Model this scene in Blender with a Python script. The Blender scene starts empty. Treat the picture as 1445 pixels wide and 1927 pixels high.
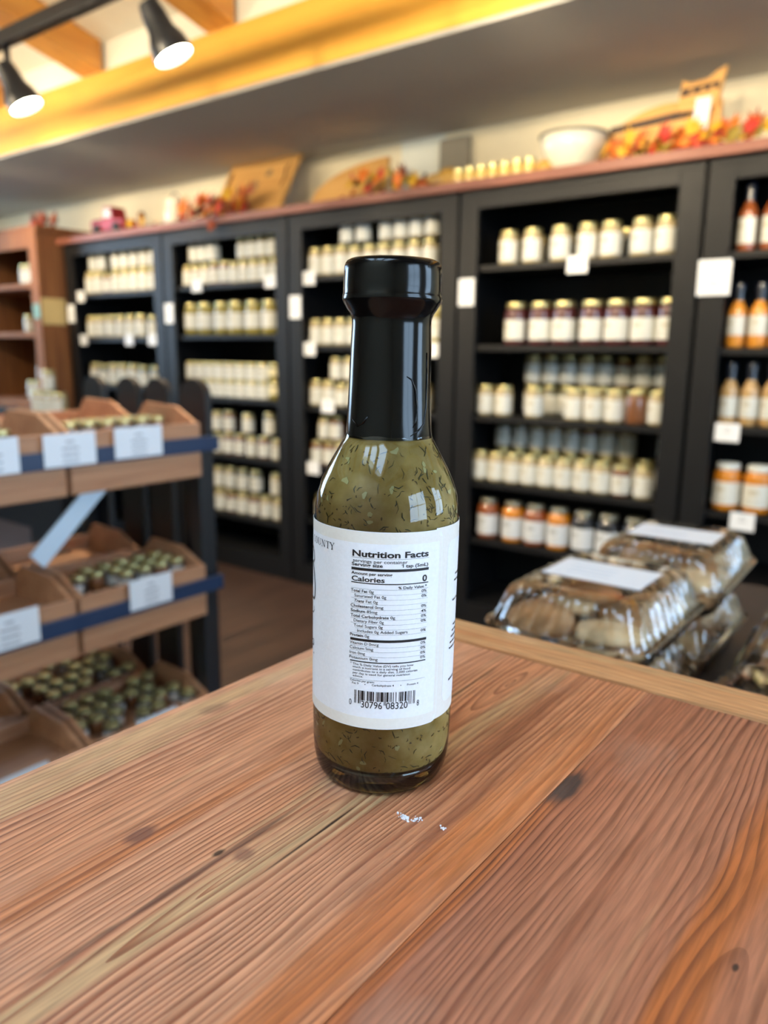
import bpy, bmesh, math, random
from mathutils import Vector, Matrix
random.seed(7)
PI = math.pi
S = bpy.context.scene
COL = S.collection
Z0 = 1.10                       # eye height above the floor

# ------------------------------------------------------------------ camera
PITCH, YAW, ROLL, FPX = math.radians(11.70), math.radians(37.02), math.radians(0.6), 1450.0
fwd = Vector((-math.sin(YAW)*math.cos(PITCH), math.cos(YAW)*math.cos(PITCH), -math.sin(PITCH)))
rgt = Vector((math.cos(YAW), math.sin(YAW), 0))
up = rgt.cross(fwd)
r2 = rgt*math.cos(ROLL) + up*math.sin(ROLL)
u2 = -rgt*math.sin(ROLL) + up*math.cos(ROLL)
cam = bpy.data.cameras.new('camera')
cam_ob = bpy.data.objects.new('camera', cam); COL.objects.link(cam_ob)
M3 = Matrix((r2, u2, -fwd)).transposed()
cam_ob.matrix_world = Matrix.Translation((0, 0, Z0)) @ M3.to_4x4()
cam.sensor_fit = 'VERTICAL'; cam.sensor_height = 36.0; cam.lens = FPX/1927*36.0
cam.clip_start = 0.01; cam.clip_end = 100
cam.dof.use_dof = True; cam.dof.focus_distance = 0.224; cam.dof.aperture_fstop = cam.lens/2.4
cam.dof.aperture_blades = 0
S.camera = cam_ob

# ------------------------------------------------------------------ world, daylight, exposure
W = bpy.data.worlds.new('daylight'); S.world = W; W.use_nodes = True
bg = W.node_tree.nodes['Background']
bg.inputs[0].default_value = (0.52, 0.74, 1.0, 1); bg.inputs[1].default_value = 7.0
S.view_settings.view_transform = 'Standard'; S.view_settings.look = 'None'
S.view_settings.exposure = 1.0; S.view_settings.gamma = 1.0
S.view_settings.use_curve_mapping = False
S.cycles.use_denoising = True
S.cycles.max_bounces = 8; S.cycles.diffuse_bounces = 3; S.cycles.glossy_bounces = 3
S.cycles.transmission_bounces = 6; S.cycles.transparent_max_bounces = 16
S.cycles.adaptive_threshold = 0.07
S.cycles.adaptive_min_samples = 16
S.cycles.sample_clamp_indirect = 6.0
S.cycles.caustics_reflective = False

ROOM = dict(x0=-6.2, x1=2.4, y0=-2.6, y1=3.05)
WIN_R = [(-0.62, 0.75), (1.68, 2.9)]                      # window bays in the right wall (y from, to)
WIN_RZ = (0.85, 2.25)
WIN_L = [(0.7, 2.2)]                       # bays in the left wall (y from, to)
WIN_LZ = (0.9, 2.5)
SKY = [(-1.45, -.85), (-.62, -.02), (.21, .82)]              # skylights between the rafters (x from, to)
SKY_Y = (-2.3, -0.7)
def portal(name, loc, rot, sx, sy):
    l = bpy.data.lights.new(name, 'AREA'); l.shape = 'RECTANGLE'; l.size = sx; l.size_y = sy
    l.cycles.is_portal = True
    o = bpy.data.objects.new(name, l); o.location = loc; o.rotation_euler = rot; COL.objects.link(o)
for a, b in WIN_R:
    portal('window_light', (ROOM['x1']+0.06, (a+b)/2, sum(WIN_RZ)/2), (0, PI/2, 0), WIN_RZ[1]-WIN_RZ[0], b-a)
for a, b in WIN_L:
    portal('window_light', (ROOM['x0']-0.06, (a+b)/2, sum(WIN_LZ)/2), (0, -PI/2, 0), WIN_LZ[1]-WIN_LZ[0], b-a)

# ------------------------------------------------------------------ helpers
def tag(o, label=None, cat=None, group=None, kind=None):
    if label: o['label'] = label
    if cat: o['category'] = cat
    if group: o['group'] = group
    if kind: o['kind'] = kind
    return o
def empty(name, loc=(0, 0, 0), rz=0.0, parent=None):
    o = bpy.data.objects.new(name, None); o.location = loc; o.rotation_euler = (0, 0, rz)
    o.empty_display_size = 0.02
    COL.objects.link(o); o.parent = parent
    return o
class MB:
    def __init__(s): s.v = []; s.f = []; s.uv = None
    def add(s, vs, fs):
        n = len(s.v); s.v += [tuple(v) for v in vs]; s.f += [tuple(i+n for i in f) for f in fs]; return s
    def box(s, x0, x1, y0, y1, z0, z1):
        return s.add([(x0,y0,z0),(x1,y0,z0),(x1,y1,z0),(x0,y1,z0),(x0,y0,z1),(x1,y0,z1),(x1,y1,z1),(x0,y1,z1)],
                     [(0,3,2,1),(4,5,6,7),(0,1,5,4),(1,2,6,5),(2,3,7,6),(3,0,4,7)])
    def prism(s, pts, axis, a, b):
        """extrude a 2D outline along an axis between a and b; pts are the two other coords in order"""
        n = len(pts)
        def mk(p, t): return {'x': (t, p[0], p[1]), 'y': (p[0], t, p[1]), 'z': (p[0], p[1], t)}[axis]
        vs = [mk(p, a) for p in pts] + [mk(p, b) for p in pts]
        fs = [tuple(range(n))[::-1], tuple(range(n, 2*n))] + [(i, (i+1) % n, n+(i+1) % n, n+i) for i in range(n)]
        return s.add(vs, fs)
    def lathe(s, prof, seg=24, cx=0, cy=0, rmod=None, cap0=True, cap1=True):
        vs = []; fs = []
        for r, z in prof:
            for k in range(seg):
                a = 2*PI*k/seg
                rr = r if rmod is None else rmod(r, z, a)
                vs.append((cx+rr*math.cos(a), cy+rr*math.sin(a), z))
        for i in range(len(prof)-1):
            for k in range(seg):
                k2 = (k+1) % seg
                fs.append((i*seg+k, i*seg+k2, (i+1)*seg+k2, (i+1)*seg+k))
        if cap0: fs.append(tuple(range(seg))[::-1])
        if cap1: fs.append(tuple(range((len(prof)-1)*seg, len(prof)*seg)))
        return s.add(vs, fs)
    def tube(s, pts, r, seg=8):
        pts = [Vector(p) for p in pts]; rings = []
        for i, p in enumerate(pts):
            d = (pts[min(i+1, len(pts)-1)] - pts[max(i-1, 0)]).normalized()
            a = d.orthogonal().normalized() if abs(d.z) > .99 else d.cross(Vector((0, 0, 1))).normalized()
            b = d.cross(a)
            rr = r[i] if isinstance(r, (list, tuple)) else r
            rings.append([p + (a*math.cos(2*PI*k/seg) + b*math.sin(2*PI*k/seg))*rr for k in range(seg)])
        vs = [v for g in rings for v in g]; fs = []
        for i in range(len(pts)-1):
            for k in range(seg):
                fs.append((i*seg+k, i*seg+(k+1) % seg, (i+1)*seg+(k+1) % seg, (i+1)*seg+k))
        fs.append(tuple(range(seg))[::-1]); fs.append(tuple(range((len(pts)-1)*seg, len(pts)*seg)))
        return s.add(vs, fs)
    def mesh(s, name, mat, smooth=False, bevel=0, auto=None):
        me = bpy.data.meshes.new(name); me.from_pydata(s.v, [], s.f); me.validate()
        bm = bmesh.new(); bm.from_mesh(me)
        bmesh.ops.recalc_face_normals(bm, faces=bm.faces)
        if bevel:
            bmesh.ops.bevel(bm, geom=list(bm.edges), offset=bevel, segments=2, affect='EDGES', profile=0.7)
        bm.to_mesh(me); bm.free()
        if smooth:
            me.polygons.foreach_set('use_smooth', [True]*len(me.polygons))
            if auto:
                me.set_sharp_from_angle(angle=math.radians(auto))
        if mat: me.materials.append(mat)
        return me
    def build(s, name, mat, parent=None, smooth=False, bevel=0, auto=None, loc=None):
        o = bpy.data.objects.new(name, s.mesh(name, mat, smooth, bevel, auto)); COL.objects.link(o)
        o.parent = parent
        if loc: o.location = loc
        return o
def inst(name, me, parent=None, loc=(0, 0, 0), rot=(0, 0, 0), scale=None):
    o = bpy.data.objects.new(name, me); COL.objects.link(o); o.parent = parent
    o.location = loc; o.rotation_euler = rot
    if scale: o.scale = scale
    return o
def struct(o): o['kind'] = 'structure'; return o

# ------------------------------------------------------------------ materials
MATS = {}
def lin(c):
    return tuple((x/12.92 if x <= .04045 else ((x+.055)/1.055)**2.4) for x in c)
def rgb(r, g, b): return lin((r/255, g/255, b/255)) + (1,)
def pm(name, col, rough=.5, metal=0, coat=0, spec=.5, trans=0, noise=0.0, nscale=30, bump=0, sheen=0, sss=0):
    if name in MATS: return MATS[name]
    m = bpy.data.materials.new(name); m.use_nodes = True
    nt = m.node_tree; b = nt.nodes['Principled BSDF']
    b.inputs['Base Color'].default_value = col; b.inputs['Roughness'].default_value = rough
    b.inputs['Metallic'].default_value = metal; b.inputs['Coat Weight'].default_value = coat
    b.inputs['Coat Roughness'].default_value = .03
    b.inputs['Specular IOR Level'].default_value = spec; b.inputs['Transmission Weight'].default_value = trans
    if sss:
        b.inputs['Subsurface Weight'].default_value = sss
        b.inputs['Subsurface Radius'].default_value = (.004, .004, .002)
    if noise or bump:
        tc = nt.nodes.new('ShaderNodeTexCoord'); n = nt.nodes.new('ShaderNodeTexNoise')
        n.inputs['Scale'].default_value = nscale; n.inputs['Detail'].default_value = 4
        nt.links.new(tc.outputs['Object'], n.inputs['Vector'])
        if noise:
            mx = nt.nodes.new('ShaderNodeMix'); mx.data_type = 'RGBA'
            mx.inputs[6].default_value = tuple(min(1, c*(1+noise)) for c in col[:3]) + (1,)
            mx.inputs[7].default_value = tuple(c*(1-noise) for c in col[:3]) + (1,)
            nt.links.new(n.outputs['Fac'], mx.inputs[0]); nt.links.new(mx.outputs[2], b.inputs['Base Color'])
        if bump:
            bp = nt.nodes.new('ShaderNodeBump'); bp.inputs['Strength'].default_value = bump
            bp.inputs['Distance'].default_value = .002
            nt.links.new(n.outputs['Fac'], bp.inputs['Height']); nt.links.new(bp.outputs[0], b.inputs['Normal'])
    MATS[name] = m; return m
def wood(name, c1, c2, axis='x', scale=1.0, rough=.5, ring=60, knots=False):
    """simple stretched-noise wood: grain runs along the axis"""
    if name in MATS: return MATS[name]
    m = bpy.data.materials.new(name); m.use_nodes = True; nt = m.node_tree; b = nt.nodes['Principled BSDF']
    tc = nt.nodes.new('ShaderNodeTexCoord'); mp = nt.nodes.new('ShaderNodeMapping')
    st = {'x': (.06, 1, 1), 'y': (1, .06, 1), 'z': (1, 1, .06)}[axis]
    mp.inputs['Scale'].default_value = tuple(a*scale for a in st)
    n = nt.nodes.new('ShaderNodeTexNoise'); n.inputs['Scale'].default_value = ring; n.inputs['Detail'].default_value = 6
    n.inputs['Distortion'].default_value = .6
    r = nt.nodes.new('ShaderNodeValToRGB')
    r.color_ramp.elements[0].position = .3; r.color_ramp.elements[0].color = c2
    r.color_ramp.elements[1].position = .7; r.color_ramp.elements[1].color = c1
    nt.links.new(tc.outputs['Object'], mp.inputs[0]); nt.links.new(mp.outputs[0], n.inputs['Vector'])
    nt.links.new(n.outputs['Fac'], r.inputs[0])
    out = r.outputs[0]
    if knots:
        v = nt.nodes.new('ShaderNodeTexVoronoi'); v.inputs['Scale'].default_value = 2.6
        kr = nt.nodes.new('ShaderNodeValToRGB'); kr.color_ramp.elements[0].position = .0
        kr.color_ramp.elements[0].color = (.35, .35, .35, 1); kr.color_ramp.elements[1].position = .07
        kr.color_ramp.elements[1].color = (1, 1, 1, 1)
        mx = nt.nodes.new('ShaderNodeMix'); mx.data_type = 'RGBA'; mx.blend_type = 'MULTIPLY'; mx.inputs[0].default_value = 1
        nt.links.new(tc.outputs['Object'], v.inputs['Vector']); nt.links.new(v.outputs['Distance'], kr.inputs[0])
        nt.links.new(out, mx.inputs[6]); nt.links.new(kr.outputs[0], mx.inputs[7]); out = mx.outputs[2]
    nt.links.new(out, b.inputs['Base Color'])
    b.inputs['Roughness'].default_value = rough
    bp = nt.nodes.new('ShaderNodeBump'); bp.inputs['Strength'].default_value = .15; bp.inputs['Distance'].default_value = .002
    nt.links.new(n.outputs['Fac'], bp.inputs['Height']); nt.links.new(bp.outputs[0], b.inputs['Normal'])
    MATS[name] = m; return m
def emit(name, col, s):
    m = bpy.data.materials.new(name); m.use_nodes = True; nt = m.node_tree
    nt.nodes.remove(nt.nodes['Principled BSDF']); e = nt.nodes.new('ShaderNodeEmission')
    e.inputs[0].default_value = col; e.inputs[1].default_value = s
    nt.links.new(e.outputs[0], nt.nodes['Material Output'].inputs[0]); return m
def thin_glass(name, tint=(1, 1, 1, 1), rough=.02, ior=1.5, boost=1.0):
    """thin clear sheet: passes light straight through and reflects by Fresnel"""
    m = bpy.data.materials.new(name); m.use_nodes = True; nt = m.node_tree
    nt.nodes.remove(nt.nodes['Principled BSDF'])
    t = nt.nodes.new('ShaderNodeBsdfTransparent'); t.inputs[0].default_value = tint
    g = nt.nodes.new('ShaderNodeBsdfGlossy'); g.inputs['Roughness'].default_value = rough
    f = nt.nodes.new('ShaderNodeFresnel'); f.inputs[0].default_value = ior
    k = nt.nodes.new('ShaderNodeMath'); k.operation = 'MULTIPLY'; k.inputs[1].default_value = boost; k.use_clamp = True
    mx = nt.nodes.new('ShaderNodeMixShader')
    nt.links.new(f.outputs[0], k.inputs[0]); nt.links.new(k.outputs[0], mx.inputs[0])
    nt.links.new(t.outputs[0], mx.inputs[1]); nt.links.new(g.outputs[0], mx.inputs[2])
    nt.links.new(mx.outputs[0], nt.nodes['Material Output'].inputs[0]); return m

def tabletop_wood(name, x0, d0, freq, seed, dark, base1, base2, stains=()):
    """sawn board: growth rings around an axis lying along y, below the surface at x0"""
    m = bpy.data.materials.new(name); m.use_nodes = True; nt = m.node_tree; b = nt.nodes['Principled BSDF']
    N = nt.nodes.new; L = nt.links.new
    def math_(op, a, c=None, clamp=False):
        n = N('ShaderNodeMath'); n.operation = op; n.use_clamp = clamp
        for i, v in enumerate((a, c)):
            if v is None: continue
            if isinstance(v, (int, float)): n.inputs[i].default_value = v
            else: L(v, n.inputs[i])
        return n.outputs[0]
    def noise(sc, scale, detail=3, off=0.0, dist=0.0):
        mp = N('ShaderNodeMapping'); mp.inputs['Scale'].default_value = sc; mp.inputs['Location'].default_value = (off, off*.7, seed)
        L(tc.outputs['Object'], mp.inputs[0])
        n = N('ShaderNodeTexNoise'); n.inputs['Scale'].default_value = scale; n.inputs['Detail'].default_value = detail
        n.inputs['Distortion'].default_value = dist
        L(mp.outputs[0], n.inputs['Vector']); return n.outputs['Fac']
    tc = N('ShaderNodeTexCoord'); sp = N('ShaderNodeSeparateXYZ'); L(tc.outputs['Object'], sp.inputs[0])
    x, y = sp.outputs[0], sp.outputs[1]
    wob = math_('MULTIPLY', math_('SUBTRACT', noise((1, .25, 0), 22, 2, 3.1), .5), .016)
    wob2 = math_('MULTIPLY', math_('SUBTRACT', noise((1, .12, 0), 120, 2, 7.7), .5), .0022)
    xs = math_('ADD', math_('SUBTRACT', math_('ADD', x, wob), x0), wob2)
    depth = math_('ADD', math_('MULTIPLY', math_('SUBTRACT', noise((.2, 1, 0), 6, 1, 1.3), .5), .05), d0)
    r = math_('SQRT', math_('ADD', math_('MULTIPLY', xs, xs), math_('MULTIPLY', depth, depth)))
    cr_ = N('ShaderNodeCombineXYZ'); L(math_('MULTIPLY', r, 1.0), cr_.inputs[0]); cr_.inputs[1].default_value = seed
    un = N('ShaderNodeTexNoise'); un.inputs['Scale'].default_value = 75; un.inputs['Detail'].default_value = 2; L(cr_.outputs[0], un.inputs['Vector'])
    r_ = math_('ADD', r, math_('MULTIPLY', un.outputs['Fac'], .011))
    ph = math_('FRACT', math_('MULTIPLY', r_, freq))
    rp = N('ShaderNodeValToRGB'); L(ph, rp.inputs[0]); cr = rp.color_ramp; cr.interpolation = 'B_SPLINE'
    cr.elements[0].position = 0.0; cr.elements[0].color = (0.15, .15, .15, 1)
    cr.elements[1].position = 1.0; cr.elements[1].color = (.75, .75, .75, 1)
    for p, v in ((.12, .0), (.45, .12), (.72, .55), (.9, 1.0)):
        e = cr.elements.new(p); e.color = (v, v, v, 1)
    ring = math_('MULTIPLY', rp.outputs[0], math_('ADD', math_('MULTIPLY', noise((1, .12, 0), 48, 3, 9), 2.4), -.45, True), True)
    fib = noise((1, .06, 1), 900, 3, 2.0)
    big = noise((1, .16, 1), 16, 3, 5.0, .4)
    mx = N('ShaderNodeMix'); mx.data_type = 'RGBA'; L(math_('MULTIPLY', math_('SUBTRACT', big, .33), 2.6, True), mx.inputs[0])
    mx.inputs[6].default_value = base1; mx.inputs[7].default_value = base2
    # resin streaks and pale greyed zones that follow the grain
    for off_, sc_, lo_, hi_, c_, am_ in ((13.0, 46, .56, .66, rgb(196, 104, 42), .75), (17.0, 60, .58, .68, rgb(206, 172, 122), .65), (23.0, 70, .60, .68, rgb(136, 74, 50), .7)):
        nz = noise((1, .045, 1), sc_, 3, off_, .3); k_ = math_('MULTIPLY', math_('DIVIDE', math_('SUBTRACT', nz, lo_), hi_-lo_, True), am_)
        ms_ = N('ShaderNodeMix'); ms_.data_type = 'RGBA'; L(k_, ms_.inputs[0]); L(mx.outputs[2], ms_.inputs[6]); ms_.inputs[7].default_value = c_; mx = ms_
    m2 = N('ShaderNodeMix'); m2.data_type = 'RGBA'; L(ring, m2.inputs[0]); L(mx.outputs[2], m2.inputs[6]); m2.inputs[7].default_value = dark
    m3 = N('ShaderNodeMix'); m3.data_type = 'RGBA'; m3.blend_type = 'MULTIPLY'; m3.inputs[0].default_value = 1.0
    fr = N('ShaderNodeValToRGB'); L(fib, fr.inputs[0]); fr.color_ramp.elements[0].position = .3; fr.color_ramp.elements[0].color = (.72, .72, .72, 1)
    fr.color_ramp.elements[1].position = .65; fr.color_ramp.elements[1].color = (1.08, 1.08, 1.08, 1)
    L(m2.outputs[2], m3.inputs[6]); L(fr.outputs[0], m3.inputs[7]); col = m3.outputs[2]
    # pale worn patches and dust
    dn = noise((1, .5, 1), 24, 5, 11); dv = N('ShaderNodeValToRGB'); L(dn, dv.inputs[0])
    dv.color_ramp.elements[0].position = .56; dv.color_ramp.elements[0].color = (0, 0, 0, 1)
    dv.color_ramp.elements[1].position = .78; dv.color_ramp.elements[1].color = (.45, .45, .45, 1)
    md = N('ShaderNodeMix'); md.data_type = 'RGBA'; L(dv.outputs[0], md.inputs[0]); L(col, md.inputs[6]); md.inputs[7].default_value = rgb(205, 170, 145)
    col = md.outputs[2]
    sn = noise((1, .3, 1), 160, 3, 4.4)
    for sx, sy, wx_, wy_, c, amt in stains:
        u = math_('DIVIDE', math_('SUBTRACT', x, sx), wx_); v = math_('DIVIDE', math_('SUBTRACT', y, sy), wy_)
        d = math_('SQRT', math_('ADD', math_('MULTIPLY', u, u), math_('MULTIPLY', v, v)))
        d = math_('ADD', d, math_('MULTIPLY', math_('SUBTRACT', sn, .5), 1.6))
        f = math_('MULTIPLY', math_('SUBTRACT', 1.15, d), 1.6, True); f = math_('MULTIPLY', f, amt)
        ms = N('ShaderNodeMix'); ms.data_type = 'RGBA'; L(f, ms.inputs[0]); L(col, ms.inputs[6]); ms.inputs[7].default_value = c
        col = ms.outputs[2]
    L(col, b.inputs['Base Color'])
    b.inputs['Roughness'].default_value = .46; b.inputs['Specular IOR Level'].default_value = .45
    bp = N('ShaderNodeBump'); bp.inputs['Strength'].default_value = .35; bp.inputs['Distance'].default_value = .0006
    hgt = math_('ADD', math_('MULTIPLY', ring, .8), math_('MULTIPLY', fib, .35))
    L(hgt, bp.inputs['Height']); L(bp.outputs[0], b.inputs['Normal'])
    return m

M_BLACK = pm('black_painted_wood', rgb(19, 19, 21), .5, spec=.3, noise=.25, nscale=18)
M_BLACKMETAL = pm('black_steel', rgb(26, 28, 33), .38, spec=.6)
M_NAVY = pm('navy_steel', rgb(26, 50, 84), .35, spec=.6)
M_WALL = pm('cream_paint', rgb(226, 214, 184), .8, noise=.04, nscale=6, bump=.03)
M_WHITECEIL = pm('white_ceiling_paint', rgb(240, 236, 222), .8, noise=.02, nscale=8)
M_SOFFIT = pm('grey_soffit_paint', rgb(190, 188, 182), .85, noise=.03, nscale=4)
M_FLOOR = wood('dark_floor_wood', rgb(86, 62, 50), rgb(48, 34, 28), 'y', 1, .45, 30)
M_BEAM = wood('varnished_pine_beam', rgb(250, 190, 74), rgb(238, 166, 54), 'x', 1, .6, 22, knots=True)
M_RAFTER = wood('varnished_pine_rafter', rgb(234, 170, 82), rgb(204, 134, 58), 'y', 1, .45, 22, knots=True)
M_LEDGE = wood('red_brown_board', rgb(150, 92, 72), rgb(112, 62, 48), 'x', 1, .5, 60)
M_TRAY = wood('brown_crate_wood', rgb(200, 148, 110), rgb(168, 116, 82), 'y', 1, .55, 60)
M_HUTCH = wood('orange_oak', rgb(160, 102, 56), rgb(118, 70, 38), 'z', 1, .8, 40)
M_HUTCHIN = pm('dark_hutch_back', rgb(52, 38, 36), .7)
M_PAPER = pm('white_card', rgb(236, 238, 242), .55, noise=.02, nscale=60)
M_SIGNWOOD = wood('pale_pine_board', rgb(226, 176, 104), rgb(206, 150, 80), 'x', 1, .5, 50)

# ------------------------------------------------------------------ the room shell
X0, X1, Y0, Y1 = ROOM['x0'], ROOM['x1'], ROOM['y0'], ROOM['y1']
struct(MB().box(X0, X1, Y0, Y1, -.05, 0).build('floor', M_FLOOR))
struct(MB().box(X0, X1, Y1, Y1+.1, 0, Z0+1.0).build('wall_back', M_WALL))
WCOUNT = [0]
def wall_with_windows(name, axis, pos, a0, a1, zt, bays, zr, thick, frame_name):
    m = MB(); zb, zh = zr
    def bx(u0, u1, z0, z1, mm=m, p0=min(pos, pos+thick), p1=max(pos, pos+thick)):
        if axis == 'x': mm.box(p0, p1, u0, u1, z0, z1)
        else: mm.box(u0, u1, p0, p1, z0, z1)
    bx(a0, a1, 0, zb); bx(a0, a1, zh, zt)
    cur = a0
    for s, e in bays:
        if s > cur: bx(cur, s, zb, zh)
        cur = e
    bx(cur, a1, zb, zh)
    w = struct(m.build(name, M_WALL))
    mid = pos+thick*.5
    for i, (s, e) in enumerate(bays):
        f = MB(); t = .035
        for u0, u1, z0, z1 in ((s, s+t, zb, zh), (e-t, e, zb, zh), (s, e, zb, zb+t), (s, e, zh-t, zh), ((s+e)/2-.014, (s+e)/2+.014, zb, zh), (s, e, (zb+zh)/2-.014, (zb+zh)/2+.014)):
            bx(u0, u1, z0, z1, f, mid-.02, mid+.02)
        WCOUNT[0] += 1; o = f.build('window_%d' % WCOUNT[0], M_WHITECEIL); struct(o)
wall_with_windows('wall_right', 'x', X1, Y0, Y1, 4.0, WIN_R, WIN_RZ, .1, 'window_side')
wall_with_windows('wall_left', 'x', X0, Y0, Y1, 4.0, WIN_L, WIN_LZ, -.1, 'window_left')
struct(MB().box(X0-.1, X1+.1, Y0-.1, Y0, 0, 4.0).build('wall_front', M_WALL))
struct(MB().box(-14, 14, -14, 14, -.12, -.06).build('ground_outside', pm('pale_pavement', rgb(150, 150, 148), .9, noise=.1, nscale=3)))

# soffit, girder, rafters and sloped ceiling
YG, ZG0, ZG1 = 2.14, Z0+.95, Z0+1.165
SL = math.tan(math.radians(14))
struct(MB().box(X0, X1, YG+.004, Y1, ZG0-.0125, ZG0-.0005).build('ceiling_soffit', M_SOFFIT))
g = empty('timber_girder', (0, YG, ZG0)); tag(g, 'golden varnished pine girder running across under the sloped ceiling', 'beam')
MB().box(X0, X1, 0, .14, 0, ZG1-ZG0).build('girder_beam', M_BEAM, g, bevel=.006)
zc = lambda y: Z0+1.285+(YG-y)*SL
m = MB()
def slab(xa, xb, ya, yb):
    m.add([(xa, yb, zc(yb)), (xb, yb, zc(yb)), (xb, ya, zc(ya)), (xa, ya, zc(ya)), (xa, yb, zc(yb)+.1), (xb, yb, zc(yb)+.1), (xb, ya, zc(ya)+.1), (xa, ya, zc(ya)+.1)],
          [(0,1,2,3),(7,6,5,4),(0,4,5,1),(1,5,6,2),(2,6,7,3),(3,7,4,0)])
slab(X0, X1, SKY_Y[1], YG+.2); slab(X0, X1, Y0, SKY_Y[0])
cur = X0
for a_, b_ in SKY: slab(cur, a_, *SKY_Y); cur = b_
slab(cur, X1, *SKY_Y)
for a_, b_ in SKY:
    yc = sum(SKY_Y)/2
    portal('skylight', ((a_+b_)/2, yc, zc(yc)+.1), (math.atan(-SL), 0, 0), b_-a_, SKY_Y[1]-SKY_Y[0])
struct(m.build('ceiling', M_WHITECEIL))
struct(MB().box(X0, X1, YG+.02, YG+.05, ZG1, zc(YG)+.05).build('trim_1', M_WHITECEIL))
names = ['far left', 'left', 'near']
rx = -3.148 - .83*3; k = 0
while rx < X1:
    m = MB()
    y1, y2 = YG+.0, Y0
    pts = [(y1, zc(y1)+.004), (y1, ZG1), (y2, zc(y2)-.12), (y2, zc(y2)+.004)]
    m.prism(pts, 'x', rx-.15, rx)
    o = m.build('ceiling_rafter', M_RAFTER)
    vis = {2: 'pine rafter at the left edge, above the lower spotlight', 3: 'pine rafter between the two lit spotlights', 4: 'pine rafter right of the upper spotlight, cut by the top edge'}.get(k)
    tag(o, vis or 'sloped pine rafter outside the lit track corner', 'beam', 'pine rafters under the white ceiling')
    rx += .83; k += 1

# ------------------------------------------------------------------ track lighting
YT, ZT = 1.5, Z0+1.018
tr = empty('track_rail', (0, YT, ZT)); tag(tr, 'black lighting track rail hung under the rafters', 'track rail')
MB().box(-5.2, 1.6, -.02, .02, -.022, .022).build('rail', M_BLACKMETAL, tr, bevel=.004)
for x in (-4.6, -3.3, -.8, .9):
    MB().tube([(x, 0, .02), (x, 0, zc(YT)-ZT)], .006).build('hanger_rod', M_BLACKMETAL, tr)
M_BULB = emit('lamp_face', (1.0, .88, .66, 1), 60)
def lamp(x, label, aim=(.35, .28, -.89), power=32, cone=120, y=None, z=None):
    t = empty('spotlight', (x, YT if y is None else y, (ZT if z is None else z)-.022))
    tag(t, label, 'spotlight', 'track spotlights on the black rail')
    MB().tube([(0, 0, 0), (0, 0, -.075)], .011).build('stem', M_BLACKMETAL, t, smooth=True)
    piv = Vector((0, 0, -.085)); a = Vector(aim).normalized()
    q = a.to_track_quat('Z', 'Y')
    h = MB().lathe([(.016, -.035), (.028, -.03), (.034, .0), (.038, .045), (.052, .075), (.058, .105), (.058, .118), (.053, .118), (.05, .1)], 28, cap0=True, cap1=False).build('lamp_head', M_BLACKMETAL, t, smooth=True, auto=50)
    h.location = piv; h.rotation_mode = 'QUATERNION'; h.rotation_quaternion = q
    d = MB().lathe([(.052, .104), (.05, .110), (.03, .114), (.008, .116)], 28).build('lamp_face', M_BULB, h, smooth=True)
    l = bpy.data.lights.new('spot_beam', 'SPOT'); l.energy = power; l.color = (1, .80, .52); l.spot_size = math.radians(cone); l.spot_blend = .7
    l.shadow_soft_size = .05
    lo = bpy.data.objects.new('spot_beam', l); COL.objects.link(lo); lo.parent = h
    lo.location = (0, 0, .125); lo.rotation_euler = (PI, 0, 0)
lamp(-1.86-.09, 'lit black track spotlight in front of the beam, upper and right of the pair')
lamp(-2.65-.09, 'lit black track spotlight at the left edge of the view, lower of the pair')
for x in (-4.3, -3.53, -1.16, -.37, .42): lamp(x, 'added black fill spotlight out of view on the second rail', (.0, 1.0, -.28), 19, 56)

tr2 = empty('track_rail', (0, .35, Z0+1.10)); tag(tr2, 'added second black track rail, unseen, carrying fill spotlights', 'track rail')  # added unseen rail of floods, evens the light on girder, wall and shelves
MB().box(-5.2, 1.6, -.02, .02, -.022, .022).build('rail', M_BLACKMETAL, tr2, bevel=.004)
for x in (-4.6, -2.4, -.2): MB().tube([(x, 0, .02), (x, 0, zc(.35)-Z0-1.10)], .006).build('hanger_rod', M_BLACKMETAL, tr2)
for x in (-4.4, -3.2, -2.0, -.8, .4): lamp(x, 'added black fill spotlight out of view on the second rail', (.0, .97, -.04), 29, 110, .35, Z0+1.10)

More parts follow.
